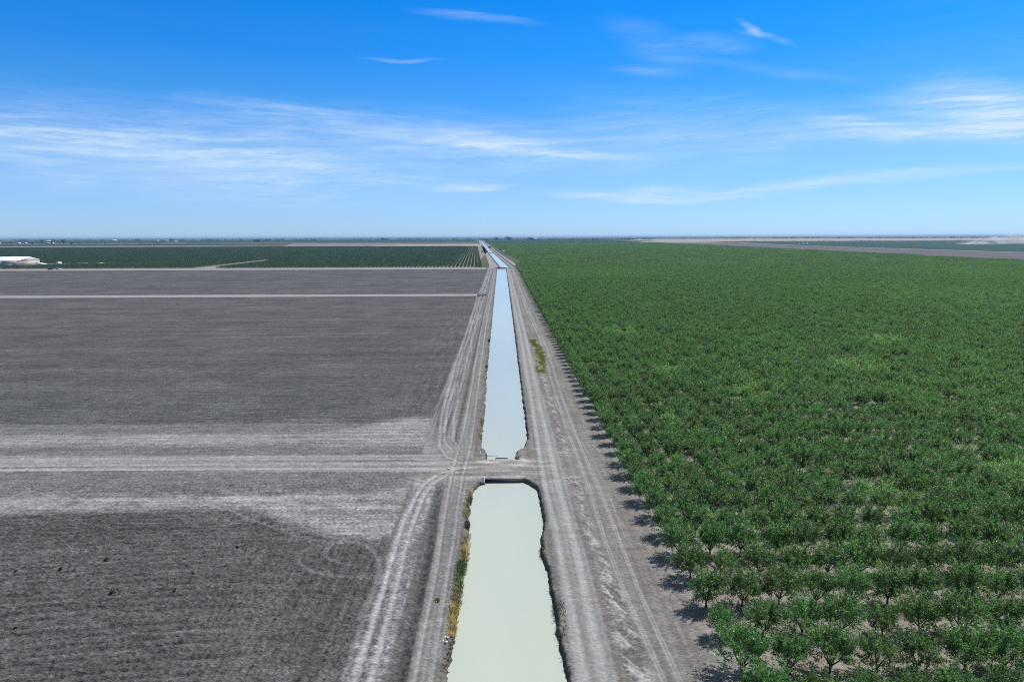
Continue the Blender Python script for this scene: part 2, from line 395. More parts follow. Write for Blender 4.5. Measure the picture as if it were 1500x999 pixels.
    lay(np.clip(sp, 0, 1) * .8, (BARE * .95)[None] * (1 + (n_md - .5) * 1.2)[..., None], .7)
    lay(np.clip(sp * S(.50, .62, rill), 0, 1) * .7, np.array((.33, .325, .32)), .4)
    gp = np.exp(-((x - 15.6) / 1.1) ** 2) * S(240, 256, y) * (1 - S(318, 335, y))
    lay(gp * .8, np.array((.17, .17, .06)), .8)
    # the earth crossing and the junction
    dj = np.hypot((x - 0) / 1.0, (y - 143) / .8)
    jz = (1 - S(7, 15, np.abs(x + 1) - 2)) * (1 - S(4.5, 8.5, np.abs(y - 143.0)))
    lay(jz * .85, np.array((.200, .183, .172)) * (1 + (fbm(x * .12, y * 1.5 + x * .05, 4, 41) - .5) * 1.9)[..., None], .3)
    pk = np.exp(-((y - 148.2 - .6 * np.sin(x * .5)) / .9) ** 2) * S(-7, -4, x) * (1 - S(5, 8, x)) + np.exp(-((y - 138.0) / 1.0) ** 2 - ((x - 2.2) / 2.6) ** 2) + np.exp(-((y - 145.4) / .8) ** 2 - ((x - 3.5) / 3.5) ** 2)
    lay(np.clip(pk * (.3 + 1.1 * n_md), 0, 1) * .95, np.array((.40, .36, .325)), .3)
    xrz = S(140.4, 142.0, y - (-x - 10) * .02) * (1 - S(152.2, 153.6, y - (-x - 10) * .02)) * (1 - S(-16, -8, x))
    lay(xrz * .85, np.array((.205, .202, .195)) * (1 + (fbm(x * .01, y * 1.3, 3, 61) - .5) * 1.3)[..., None], .1)
    # far cross roads on the left
    fx = S(580.5, 582, y + (n_md - .5)) * (1 - S(601, 602.5, y + (n_md - .5) + .01 * x)) * (1 - S(-22, -20, x))
    lay(fx, np.array((.235, .225, .228))* (1 + (lat - .5) * .5)[..., None], .1)
    fx = S(1064, 1066, y) * (1 - S(-20, -16, x)); lay(fx, np.array((.235, .225, .215)), .1)
    # ---- wheel tracks
    tracks = [(FT_L, .42, .85, 1), (FT_R, .42, .80, 1), (CR_L, .30, .48, 1), (CR_R, .30, .48, 1), (FN_L, .42, .52, 1), (FN_M, .36, .42, 1), (FN_R, .36, .45, 1),
              (MR_L, .50, .52, 1), (MR_R, .55, .58, 1), (OT_C, .16, .35, 0), (XR_S, .75, .75, 1), (XR_N, .5, .55, 1)]
    for q in (OT_A, OT_B):
        for off in (-.2, .2): tracks.append(([(a + off, bb) for a, bb in q], .13, .55, 0))
    for pts, w, a, rut in tracks:
        ys = [p[1] for p in pts]; xs = [p[0] for p in pts]
        sel = (x > min(xs) - 3) & (x < max(xs) + 3) & (y > min(ys) - 3) & (y < max(ys) + 3)
        if not sel.any(): continue
        dd = poly_dist(x[sel], y[sel] , pts)
        w2 = w * (1 + .6 * far[sel])
        fadeo = (1 - S(min(max(ys), 2000) - 4, min(max(ys), 2000), y[sel])) if rut and max(ys) < 1000 and pts[0][1] < 60 else 1.0
        cm = np.exp(-(dd / w2) ** 2) * a * (.75 + .5 * (lon[sel] if pts not in (XR_S, XR_N) else lat[sel])) * fadeo
        cm = np.clip(cm * (.65 + .7 * n_md[sel]), 0, 1)
        pc = PALE * 1.12
        col[sel] = col[sel] * (1 - cm[..., None]) + pc * cm[..., None]
        rough[sel] = rough[sel] * (1 - .8 * cm)
        if rut: h[sel] = h[sel] * (1 - .5 * cm) - .10 * np.exp(-(dd / w2) ** 2) + .07 * np.exp(-((dd - 1.7 * w2) / .3) ** 2)
    # curved fan of wheel marks at the crossing
    if True:
        sel = (np.abs(y - 145) < 22) & (x > -20) & (x < 24)
        if sel.any():
            for cx, cy, r0, r1 in ((-20.5, 160.5, 9.0, 15.5), (-24, 128, 7.5, 13), (16.2, 160.5, 6, 11), (16.5, 128, 6, 11.5)):
                rr = np.hypot(x[sel] - cx, y[sel] - cy); ang = (x[sel] - cx) * (1 if cx < 0 else -1)
                st = fbm(rr * 2.6, rr * 0 + cx, 2, 51)
                mk = S(r0, r0 + 1.5, rr) * (1 - S(r1 - 2, r1, rr)) * (ang > 0) * S(.42, .62, st) * .60 * (1 - S(10, 16, np.abs(y[sel] - 144)))
                mk = mk * (d[sel] > 1.2)
                col[sel] = col[sel] * (1 - mk[..., None]) + PALE * 1.05 * mk[..., None]
    # ---- canal cut
    run = np.where(right, .50, 1.3); run = np.where((y > 131) & (y < 155), .55, run)
    cut = 1 - S(0, 1, np.clip((d + .12) / run, 0, 1))
    top = .10 * np.exp(-((d - run - .5) / .5) ** 2)
    h = h * S(.2, 1.6, d) + top
    h = h - .95 * (1 - np.clip((d + .08) / run, 0, 1)) * (d < run) - np.clip(-d - .1, 0, 1.0) * .9
    h = h + ((n_hi - .5) * .35 + (n_md - .5) * .35) * np.exp(-((d - run * .5) / (run * .6)) ** 2)
    bm = (1 - S(run * .85, run * 1.25, d + (n_md - .5) * .6))
    lay(bm * .85, BANK * (1 + (n_hi - .5) * .9)[..., None], .7)
    lay((1 - S(.05, .35, d)), np.array((.05, .048, .042)), .4)
    flat = S(24.5, 27.5, x); h = h * (1 - flat)
    lay(S(24.2, 26.5, x + wob * .5), np.array((.19, .176, .164)) * (1 + (n_md - .5) * .5)[..., None], .3)
    col = np.clip(col, .012, .6)
    return h, col, np.clip(rough, 0, 1)

REGIONS = ('ploughed_field', 'dirt_track', 'canal_bank', 'dirt_road', 'canal_crossing', 'canal_bed', 'farm_track', 'orchard_floor')
def regions(x, y):
    d, right = canal_d(x, y)
    r = np.zeros(x.shape, int)
    r[(x > -18.8)] = 2
    r[(x > -18.8) & (x < -13)] = 6
    r[(x > -11.0) & (x < -7.2) & (d > 1.0)] = 1
    r[(x > 8.1) & (x < 13.2) & (d > .8)] = 3
    r[(x > 16.0)] = 6
    r[(x > 24.5)] = 7
    r[(np.abs(y - 143) < 9) & (x > -12) & (x < 8.1) & (d > .5)] = 4
    r[(y > 141.5) & (y < 153) & (x < -12)] = 3
    r[d < -.3] = 5
    return r

def tile(xs, ys):
    X, Y = np.meshgrid(xs, ys)
    h, col, rough = land(X.ravel(), Y.ravel())
    V = np.stack([X.ravel(), Y.ravel(), h], 1)
    nx, ny = len(xs), len(ys)
    i = np.arange(nx * ny).reshape(ny, nx)
    Q = np.stack([i[:-1, :-1], i[:-1, 1:], i[1:, 1:], i[1:, :-1]], -1).reshape(-1, 4)
    return V, Q, col, rough
def geom(a, b, r):
    n = int(math.ceil(math.log(b / a) / r)); return a * np.exp(np.linspace(0, math.log(b / a), n + 1))

PARTS = {k: [] for k in range(len(REGIONS))}
for xs, ys in ((np.linspace(-45, 30, 501), geom(52, 210, .0026)),
               (np.linspace(-45, 30, 251), geom(210, 520, .0042)),
               (np.linspace(-45, 30, 151), geom(520, 1105, .006)),
               (np.linspace(-120, -45, 314), geom(52, 210, .0026)),
               (np.linspace(-260, -120, 118), geom(52, 210, .0026)),
               (np.linspace(-450, -45, 406), geom(210, 1105, .0042)),
               (np.concatenate([np.arange(-1200, -450, 6.0), [-450.0]]), geom(210, 1105, .0042))):
    V, Q, col, rough = tile(xs, ys)
    cen = V[Q].mean(1); reg = regions(cen[:, 0], cen[:, 1])
    for k in np.unique(reg):
        q = Q[reg == k]; u, inv = np.unique(q, return_inverse=True)
        PARTS[k].append((V[u], inv.reshape(-1, 4), col[u], rough[u]))
for k, lst in PARTS.items():
    if not lst: continue
    Vs, Qs, Cs, Rs, n = [], [], [], [], 0
    for v, q, c, r in lst:
        Vs.append(v); Qs.append(q + n); Cs.append(c); Rs.append(r); n += len(v)
    me = mesh_from(REGIONS[k], np.concatenate(Vs), np.concatenate(Qs), [M['soil']], smooth=True)
    c = np.concatenate(Cs); a = me.attributes.new('albedo', 'FLOAT_COLOR', 'POINT')
    a.data.foreach_set('color', np.concatenate([c, np.ones((len(c), 1))], 1).astype(np.float32).ravel())
    a = me.attributes.new('rough', 'FLOAT', 'POINT'); a.data.foreach_set('value', np.concatenate(Rs).astype(np.float32))
    tag(obj(REGIONS[k], me), kind='structure')

def sheet(name, x0, x1, y0, y1, z, mat, pts=None):
    p = pts or [(x0, y0), (x1, y0), (x1, y1), (x0, y1)]
    me = mesh_from(name, [(a, b, z) for a, b in p], np.array([range(len(p))]), [mat])
    return tag(obj(name, me), kind='structure')

# orchard floor on the right: bare pale soil with leaf litter
M['floor'] = field_material('orchard_soil', (.15, .135, .12), (.25, .22, .20), .35, .35)
sheet('orchard_floor', 29.98, 1300, 30, 1105, 0.0, M['floor'])
# ground to the horizon, lowered under the modelled fields so that the canal can be cut into them
M['ground'] = field_material('far_ground', (.055, .070, .045), (.10, .095, .075), .0006, .0022)
gx = [-60000, -1200, 1300, 60000]; gy = [-3000, 52, 1105, 60000]
gv, gq = [], []
for j in range(3):
    for i in range(3):
        z = -3.2 if (i == 1 and j == 1) else -.12
        k = len(gv); gv += [(gx[i], gy[j], z), (gx[i+1], gy[j], z), (gx[i+1], gy[j+1], z), (gx[i], gy[j+1], z)]; gq.append((k, k+1, k+2, k+3))
tag(obj('ground', mesh_from('ground', gv, np.array(gq), [M['ground']])), kind='structure')

# ------------------------------------------------------------------ water
def water_material():
    m, nt = nmat('canal_water')
    out = N(nt, 'ShaderNodeOutputMaterial'); b = N(nt, 'ShaderNodeBsdfPrincipled')
    tc = N(nt, 'ShaderNodeTexCoord'); mp = N(nt, 'ShaderNodeMapping'); mp.inputs['Scale'].default_value = (.12, .03, 1)
    L(nt, tc.outputs['Object'], mp.inputs['Vector'])
    n = N(nt, 'ShaderNodeTexNoise'); n.inputs['Scale'].default_value = 1; n.inputs['Detail'].default_value = 4; L(nt, mp.outputs[0], n.inputs['Vector'])
    cr = N(nt, 'ShaderNodeValToRGB'); cr.color_ramp.elements[0].position = .3; cr.color_ramp.elements[1].position = .7
    cr.color_ramp.elements[0].color = (.380, .412, .350, 1); cr.color_ramp.elements[1].color = (.400, .432, .368, 1)
    L(nt, n.outputs['Fac'], cr.inputs[0]); L(nt, cr.outputs[0], b.inputs['Base Color'])
    b.inputs['Roughness'].default_value = .12; b.inputs['IOR'].default_value = 1.33
    n2 = N(nt, 'ShaderNodeTexNoise'); n2.inputs['Scale'].default_value = 1.6; n2.inputs['Detail'].default_value = 3
    L(nt, tc.outputs['Object'], n2.inputs['Vector'])
    bp = N(nt, 'ShaderNodeBump'); bp.inputs['Strength'].default_value = .12; bp.inputs['Distance'].default_value = .08
    L(nt, n2.outputs['Fac'], bp.inputs['Height']); L(nt, bp.outputs[0], b.inputs['Normal'])
    L(nt, b.outputs[0], out.inputs[0])
    return m
M['water'] = water_material()
sheet('canal_water', -9.5, 10.5, 30, 138.0, WATER_Z, M['water'])
sheet('canal_water', -9.5, 10.5, 148.6, 1099, WATER_Z, M['water'])

# ------------------------------------------------------------------ far fields, beyond the second crossing
def ribbon(name, line, w, z, mat):
    P = np.array(line, float); V = []
    for i, (x, y) in enumerate(P):
        V += [(x - w[i] / 2, y, z), (x + w[i] / 2, y, z)]
    q = np.array([(2*i, 2*i+1, 2*i+3, 2*i+2) for i in range(len(P) - 1)])
    return tag(obj(name, mesh_from(name, V, q, [mat])), kind='structure')
M['pale_dirt'] = field_material('pale_dirt', (.20, .19, .18), (.27, .255, .245), .03, .03)
M['purple_soil'] = field_material('bare_soil', (.085, .078, .085), (.115, .105, .108), .012, .006)
M['tan_field'] = field_material('tan_field', (.25, .20, .16), (.33, .27, .22), .004, .01)
M['grey_field'] = field_material('grey_field', (.14, .125, .12), (.20, .175, .165), .002, .004)
M['green_field'] = field_material('green_field', (.014, .046, .034), (.024, .066, .044), .004, .004)
M['dark_green'] = field_material('dark_green_field', (.011, .030, .028), (.022, .048, .038), .002, .006)

def fc(y):   # line of the canal beyond the second crossing
    return 7.0 - (y - 1105) * .0372 if y < 2131 else -31.2 - (y - 2131) * .0335
FY = [1100, 1300, 1600, 2131, 3000, 4500, 7000, 9000]
ribbon('canal_road', [(fc(y) + 2, y) for y in FY], [56, 50, 46, 44, 46, 50, 60, 60], .02, M['pale_dirt'])
ribbon('canal_bank', [(fc(y) - 8.8, y) for y in FY], [3] * 8, .07, M['purple_soil'])
ribbon('canal_bank', [(fc(y) + 8.8, y) for y in FY], [3] * 8, .07, M['purple_soil'])
ribbon('canal_bank', [(fc(y) + 17, y) for y in FY], [5] * 8, .07, M['purple_soil'])
ribbon('canal_water', [(fc(y), y) for y in (1112, 1500, 2070)], [12.5, 12.5, 11], .12, M['water'])
ribbon('canal_water', [(fc(y), y) for y in (2150, 3000, 5000, 7000)], [12, 13, 15, 15], .12, M['water'])
# left of the canal
sheet('farm_track', -3200, -22, 1105, 1118, .03, M['pale_dirt'])
sheet('orchard_floor', -3300, -45, 1118, 3480, .02, M['floor'])
sheet('farm_track', 0, 0, 0, 0, .03, M['pale_dirt'], [(-3400, 3490), (-85, 3500), (-90, 3620), (-3400, 3600)])
sheet('grey_field', 0, 0, 0, 0, .02, M['grey_field'], [(-4300, 3605), (-1150, 3620), (-1900, 4300), (-4300, 4300)])
sheet('tan_field', 0, 0, 0, 0, .02, M['tan_field'], [(-760, 3625), (-95, 3625), (-150, 4700), (-620, 4700)])
sheet('pale_field', 0, 0, 0, 0, .025, M['grey_field'], [(-1150, 3630), (-770, 3630), (-640, 5000), (-150, 5000), (-160, 5300), (-1600, 5300)])
sheet('green_field', 0, 0, 0, 0, .02, M['dark_green'], [(-4600, 4320), (-1950, 4310), (-1500, 5350), (-5600, 5350)])
sheet('grey_field', 0, 0, 0, 0, .03, M['grey_field'], [(-6500, 5700), (-2600, 5700), (-2900, 6400), (-7000, 6400)])
sheet('green_field', 0, 0, 0, 0, .02, M['dark_green'], [(-16000, 6800), (-260, 6800), (-420, 11500), (-24000, 11500)])
sheet('farm_track', 0, 0, 0, 0, .06, M['pale_dirt'], [(-490, 1120), (-470, 1120), (-503, 1600), (-511, 1600)])
# right of the canal
sheet('orchard_floor', 0, 0, 0, 0, .02, M['floor'], [(50, 1105), (950, 1105), (1000, 2280), (8, 2280)])
sheet('orchard_floor', 0, 0, 0, 0, .02, M['floor'], [(8, 2300), (1000, 2300), (1120, 5000), (-80, 5000)])
sheet('bare_field', 0, 0, 0, 0, .03, M['purple_soil'], [(1010, 1105), (1520, 1105), (1500, 2400), (1530, 3500), (1720, 4900), (1120, 5000), (1010, 2300)])
sheet('farm_track', 0, 0, 0, 0, .05, M['pale_dirt'], [(1500, 1105), (1530, 1105), (1512, 2400), (1545, 3500), (1760, 5000), (1715, 5000), (1522, 3500), (1488, 2400)])
sheet('farm_track', 0, 0, 0, 0, .04, M['pale_dirt'], [(-70, 5010), (1750, 5010), (1780, 5350), (-75, 5350)])
sheet('green_field', 0, 0, 0, 0, .03, M['green_field'], [(1545, 1105), (9000, 1105), (9000, 6100), (1800, 6100), (1780, 5000), (1550, 3500)])
sheet('tan_field', 0, 0, 0, 0, .03, M['tan_field'], [(1500, 6300), (14000, 6200), (20000, 11500), (1900, 11500)])
sheet('pale_field', 0, 0, 0, 0, .03, M['tan_field'], [(1100, 5450), (1780, 5450), (1850, 6100), (1250, 6100)])
sheet('green_field', 0, 0, 0, 0, .02, M['dark_green'], [(-120, 5500), (1090, 5500), (1800, 11500), (-300, 11500)])

# ------------------------------------------------------------------ foliage meshes
def leaf_quads(P, D, ln, wd, rng, up=1.3):
    """a quad leaf at each point P pointing along D (unit)"""
    n = len(P)
    r = rng.normal(size=(n, 3)); r[:, 2] += up
    W = np.cross(D, r); W /= np.linalg.norm(W, axis=1)[:, None] + 1e-9
    a = P; b = P + D * ln[:, None]; mid = P + D * (ln * .5)[:, None]
    V = np.stack([a, mid + W * (wd / 2)[:, None], b, mid - W * (wd / 2)[:, None]], 1).reshape(-1, 3)
    return V, np.arange(4 * n).reshape(n, 4)

def unit(v): return v / (np.linalg.norm(v, axis=-1)[..., None] + 1e-9)

def make_tree(seed, n_shoot=118, per=50, rad=2.9, ht=5.2, scale_leaf=1.0):
    """one orchard tree: (trunk V,q), (crown V,q,leafval)"""
    rng = np.random.default_rng(seed)
    tb = MB()
    tb.tube((0, 0, -.1), (0, 0, .85), .15, .11, 7)
    limbs = []
    nl = int(rng.integers(4, 6))
    for i in range(nl):
        a = 2 * math.pi * (i + rng.uniform(-.25, .25)) / nl; sp = rng.uniform(.55, .95)
        p1 = np.array((math.cos(a) * sp, math.sin(a) * sp, 1.75 + rng.uniform(-.2, .3)))
        p2 = np.array((math.cos(a) * sp * 1.9, math.sin(a) * sp * 1.9, 3.0 + rng.uniform(-.3, .5)))
        tb.tube((0, 0, .75), p1, .085, .06, 5); tb.tube(p1, p2, .06, .025, 5)
        for _ in range(2):
            q = p1 + (p2 - p1) * rng.uniform(.1, .6); e = q + rng.normal(size=3) * .45 + (0, 0, .7)
            tb.tube(q, e, .035, .015, 4)
        limbs.append((p1, p2))
    lump = rng.normal(size=(5, 3)); lump = unit(lump)
    lw = rng.uniform(-.28, .30, 5)
    P, D, ln, wd, lv = [], [], [], [], []
    for s in range(n_shoot):
        d = unit(rng.normal(size=3)); d[2] = d[2] * .8 + .25; d = unit(d)
        rr = rng.uniform(.25, .86) ** .7
        f = 1 + float((lw * np.clip(lump @ d, 0, 1) ** 2).sum())
        c0 = np.array((d[0] * rad * .69 * rr * f, d[1] * rad * .62 * rr * f, 2.35 + d[2] * 2.05 * rr * f))
        c0[2] = max(c0[2], .28)
        dirn = unit(d * .9 + np.array((0, 0, .95)) + rng.normal(size=3) * .3)
        sl = rng.uniform(.8, 1.9) * (1.15 if d[2] > .3 else .9)
        t = rng.uniform(0, 1, per)
        bend = np.array((d[0], d[1], -.25)) * .25
        pp = c0 + dirn * (t * sl)[:, None] + bend * (t ** 2)[:, None] + rng.normal(size=(per, 3)) * (.16 * (1.15 - .75 * t))[:, None]
        pp[:, 2] = np.minimum(pp[:, 2], ht + .25)
        dd = unit(dirn * .55 + rng.normal(size=(per, 3)) * .75 + np.array((0, 0, .05)))
        P.append(pp); D.append(dd)
        ln.append(rng.uniform(.18, .34, per) * scale_leaf); wd.append(rng.uniform(.07, .13, per) * scale_leaf)
        lv.append(np.clip(rng.normal(.46, .24, per) + rng.normal(0, .16), 0, 1))
    V, q = leaf_quads(np.concatenate(P), np.concatenate(D), np.concatenate(ln), np.concatenate(wd), rng)
    return tb, V, q, np.concatenate(lv)

def leaf_mesh(name, V, q, lv, mat):
    me = mesh_from(name, V, q, [mat])
    a = me.attributes.new('leaf', 'FLOAT', 'FACE'); a.data.foreach_set('value', np.asarray(lv, dtype=np.float32))
    return me

NVAR = 8
TREES = []
for s in range(NVAR):
    tb, V, q, lv = make_tree(100 + s, rad=2.75 + .2 * math.sin(s * 2.1), ht=5.9 + .35 * math.sin(s * 1.3))
    tm = mesh_from('trunk', tb.v, [np.array(tb.q), np.array(tb.t)], [M['bark']])
    cm = leaf_mesh('crown', V, q, lv, M['leaf'])
    TREES.append((tm, cm, tb, V, q, lv))

ROW0, DROW, X0, DX = 71.6, 7.4, 27.7, 5.07
def tint_at(x, y):
    """trees of a yellower, brighter green stand in small groups"""
    b = 0.0
    for cx, cy, r in ((76, 201, 7), (70, 119, 4), (101, 130, 6), (43, 166, 3.5), (55, 231, 4), (128, 240, 8), (60, 330, 8), (170, 300, 8), (36, 140, 2.5)):
        b = max(b, math.exp(-((x - cx) ** 2 + (y - cy) ** 2 * .6) / r ** 2))
    return b
ORD = ['first', 'second', 'third', 'fourth', 'fifth', 'sixth', 'seventh', 'eighth', 'ninth', 'tenth', 'eleventh', 'twelfth', 'thirteenth', 'fourteenth', 'fifteenth', 'sixteenth',
       'seventeenth', 'eighteenth', 'nineteenth', 'twentieth', 'twenty-first', 'twenty-second', 'twenty-third', 'twenty-fourth', 'twenty-fifth', 'twenty-sixth', 'twenty-seventh', 'twenty-eighth', 'twenty-ninth', 'thirtieth']
YAW = math.atan(16 / 1000 * .988)
def in_frame(x, y, m=1.0):
    c, s = math.cos(YAW), math.sin(YAW)
    u = x * c - y * s; w = x * s + y * c
    return abs(u) < (.75 * (w * .988 + CAM_H * .15) + m)
rng = np.random.default_rng(5)
cand = []
for r in range(-4, 152):
    yb = ROW0 + r * DROW
    for c in range(0, 240):
        xb = X0 + c * DX
        if xb > .80 * yb + 45: break
        x = xb + rng.normal(0, .2); y = yb + rng.normal(0, .12)
        miss = rng.random() < .008
        seen = in_frame(x, y, 2.0) and y > 62.5
        cand.append((r, c, x, y, math.pi * int(rng.integers(2)) + rng.normal(0, .22), rng.choice([rng.uniform(.98, 1.18), rng.uniform(.78, 1.0)], p=[.85, .15]), int(rng.integers(NVAR)), seen, miss))
cand = [t for t in cand if not t[8] and t[3] > 44]
vis = sorted((t for t in cand if t[7]), key=lambda t: math.hypot(t[2], t[3]))
single = set((t[0], t[1]) for t in vis[:297])
rest = []
rank = {}
for t in sorted(cand, key=lambda t: (t[0], t[1])): rank[(t[0], t[1])] = sum(1 for k in rank if k[0] == t[0]) if t[1] < 40 else 99
for t in cand:
    r, c, x, y, rz, sc, v, seen, _ = t
    if r == 0 and c == 0: sc = 1.18
    if (r, c) not in single:
        rest.append((x, y, rz, sc, v)); continue
    t_ = tint_at(x, y)
    look = 'bright yellow-green' if t_ > .6 else 'green'
    if r == 0 and c == 0: lab = 'largest corner tree of the orchard, first in the row nearest the bottom of the picture'
    elif r < 0: lab = f'{look} orchard tree cut off by the picture bottom, {ORD[rank[(r, c)]]} from the dirt track'
    elif rank[(r, c)] == 0: lab = f'{look} orchard tree beside the dirt track at the end of the {ORD[r]} full row'
    else: lab = f'{look} orchard tree, {ORD[rank[(r, c)]]} from the dirt track in the {ORD[r]} full row'
    tm, cm = TREES[v][0], TREES[v][1]
    root = empty('orchard_tree', (x, y, 0), rz); root.scale = (sc, sc, sc)
    tag(root, lab, 'tree', 'trees in the orchard rows')
    obj('trunk', tm, root); cr_ = obj('crown', cm, root); cr_['tint'] = float(t_)

# trees farther back than one can count: one object that scatters whole trees over the rows
def low_tree(rng, x, y, sc, n=110, size=.62):
    d = unit(rng.normal(size=(n, 3))); rr = rng.uniform(.45, 1.0, n) ** .5
    P = np.stack([d[:, 0] * 2.95 * rr, d[:, 1] * 2.95 * rr, 3.0 + d[:, 2] * 2.3 * rr], 1) * sc
    P[:, 2] = np.maximum(P[:, 2], .5)
    D = unit(d * .6 + rng.normal(size=(n, 3)) * .7 + (0, 0, .3))
    V, q = leaf_quads(P + (x, y, 0), D, rng.uniform(.6, 1.2, n) * size, rng.uniform(.6, 1.1, n) * size * .7, rng)
    return V, q, np.clip(rng.normal(.5, .22, n), 0, 1)

def scatter(name, pts, sources, kind_label):
    """pts rows: x,y,rot,scale,index,tint.  A node modifier copies the source meshes' geometry onto the points"""
    pts = np.array(pts, dtype=np.float64)
    me = bpy.data.meshes.new(name); me.vertices.add(len(pts))
    co = np.zeros((len(pts), 3), np.float32); co[:, :2] = pts[:, :2]; me.vertices.foreach_set('co', co.ravel())
    for nm, k, ty, dt in (('rotz', 2, 'FLOAT', np.float32), ('scl', 3, 'FLOAT', np.float32), ('idx', 4, 'INT', np.int32), ('tint', 5, 'FLOAT', np.float32)):
        a = me.attributes.new(nm, ty, 'POINT'); a.data.foreach_set('value', pts[:, k].astype(dt))
    o = obj(name, me); tag(o, kind='stuff')
    ng = bpy.data.node_groups.new(name + '_scatter', 'GeometryNodeTree')
    ng.interface.new_socket('Geometry', in_out='INPUT', socket_type='NodeSocketGeometry'); ng.interface.new_socket('Geometry', in_out='OUTPUT', socket_type='NodeSocketGeometry')
    gi = ng.nodes.new('NodeGroupInput'); go = ng.nodes.new('NodeGroupOutput')
    ip = ng.nodes.new('GeometryNodeInstanceOnPoints')
    jn = ng.nodes.new('GeometryNodeJoinGeometry')
    for src in reversed(sources):
        oi = ng.nodes.new('GeometryNodeObjectInfo'); oi.inputs['Object'].default_value = src; oi.inputs['As Instance'].default_value = False
        g2i = ng.nodes.new('GeometryNodeGeometryToInstance')
        ng.links.new(oi.outputs['Geometry'], g2i.inputs[0]); ng.links.new(g2i.outputs[0], jn.inputs[0])
    m2p = ng.nodes.new('GeometryNodeMeshToPoints')
    ng.links.new(gi.outputs[0], m2p.inputs['Mesh']); ng.links.new(m2p.outputs[0], ip.inputs['Points'])
    ng.links.new(jn.outputs[0], ip.inputs['Instance']); ip.inputs['Pick Instance'].default_value = True
    def attr(nm, ty):
        n = ng.nodes.new('GeometryNodeInputNamedAttribute'); n.data_type = ty; n.inputs['Name'].default_value = nm; return n.outputs['Attribute']
    ng.links.new(attr('idx', 'INT'), ip.inputs['Instance Index'])
    cx = ng.nodes.new('ShaderNodeCombineXYZ'); ng.links.new(attr('rotz', 'FLOAT'), cx.inputs['Z']); ng.links.new(cx.outputs[0], ip.inputs['Rotation'])
    cs = ng.nodes.new('ShaderNodeCombineXYZ'); sa = attr('scl', 'FLOAT')
    for k in 'XYZ': ng.links.new(sa, cs.inputs[k])
    ng.links.new(cs.outputs[0], ip.inputs['Scale'])
    ng.links.new(ip.outputs[0], go.inputs[0])
    md = o.modifiers.new('scatter', 'NODES'); md.node_group = ng
    return o

SRC = []
def source(name, me):
    o = bpy.data.objects.new(name, me); SRC.append(o); return o       # geometry source only, never linked to the scene

srcs = []
for s in range(NVAR):
    tm, cm, tb, V, q, lv = TREES[s]
    n0 = len(V); tv = np.array(tb.v); tq = np.array(tb.q) + n0; tt = np.array(tb.t) + n0
    me = mesh_from('orchard_tree_mass', np.concatenate([V, tv]), [q, tq, tt], [M['leaf'], M['bark']], [0] * len(q) + [1] * (len(tq) + len(tt)))
    a = me.attributes.new('leaf', 'FLOAT', 'FACE'); a.data.foreach_set('value', np.concatenate([lv, np.full(len(tq) + len(tt), .5)]).astype(np.float32))
    srcs.append(source('orchard_tree_mass', me))
low = []
rl = np.random.default_rng(77)
for s in range(4):
    V, q, lv = low_tree(rl, 0, 0, 1.0, 900, .32)
    low.append(source('orchard_tree_mass', leaf_mesh('orchard_tree_mass', V, q, lv, M['leaf'])))
def patch(name, mat, nx, ny, dx, dy, n, size, seed, scx=1.0):
    r = np.random.default_rng(seed); VV, QQ, LL, k = [], [], [], 0
    for j in range(ny):
        for i in range(nx):
            V, q, lv = low_tree(r, (i + .5) * dx + r.normal(0, .25), (j + .5) * dy + r.normal(0, .3), r.uniform(.85, 1.1) * scx, n, size)
            VV.append(V); QQ.append(q + k); LL.append(np.clip(lv - .22 + r.normal(0, .14), 0, 1)); k += len(V)
    return source(name, leaf_mesh(name, np.concatenate(VV), np.concatenate(QQ), np.concatenate(LL), mat))
pts = []
for x, y, rz, sc, v in rest:
    tt_ = tint_at(x, y)
    if y > 5000: v = NVAR + (v % 4)
    pts.append((x, y, rz, sc, v, tt_ + (.18 * max(0, math.sin(x * .013) * math.sin(y * .009)))))
# blocks two and three of the right-hand orchard
PNX, PNY = 8, 6
base_i = NVAR + 4
pats = [patch('orchard_tree_mass', M['leaf'], PNX, PNY, DX, DROW, 190, .62, 300 + s) for s in range(3)]
def right_x1(y): return np.interp(y, [1105, 2280, 5000], [945, 1000, 1110])
for y0, y1 in ((1122, 2275), (2302, 4990)):
    y = y0
    while y + PNY * DROW <= y1 + 20:
        x = fc(y) + 38
        x = X0 + math.ceil((x - X0) / DX) * DX
        while x < min(right_x1(y) - 8, .80 * y + 60):
            pts.append((x, y, 0, 1.0, base_i + int(rng.integers(3)), 0.0)); x += PNX * DX
        y += PNY * DROW
# first block reaches right beyond the frame's edge
scatter('distant_orchard', pts, srcs + low + pats, '')

# left orchard beyond the ploughed field: long hedge-like rows running away from the camera
PLX, PLY = 3, 6
lpats = [patch('distant_orchard_left', M['leaf_far'], PLX, PLY, 6.3, 4.6, 150, .62, 400 + s, .74) for s in range(3)]
lp = []
LA = .0362; UX, UY, VX, VY = math.cos(LA), math.sin(LA), -math.sin(LA), math.cos(LA)
OX, OY = -31.0, 1122.0
PW, PL = PLX * 6.3, PLY * 4.6
for j in range(86):
    for i in range(1, 130):
        x = OX - i * PW * UX + j * PL * VX; y = OY - i * PW * UY + j * PL * VY
        y += i * PW * UY                                    # the field's near edge runs square to the view
        cx, cyy = x + PW / 2, y + PL / 2
        if cx < -(.80 * cyy + 140) or cyy > 3475: continue
        if -1060 < cx < -800 and 1172 < cyy < 1345: continue
        if abs(cx + 480 + (cyy - 1120) * .065) < 15 and cyy < 1600: continue
        if -800 < cx < -640 and 1300 < cyy < 1345: continue
        lp.append((x, y, LA, 1.0, int(rng.integers(3)), 0.0))
scatter('distant_orchard', lp, lpats, '')

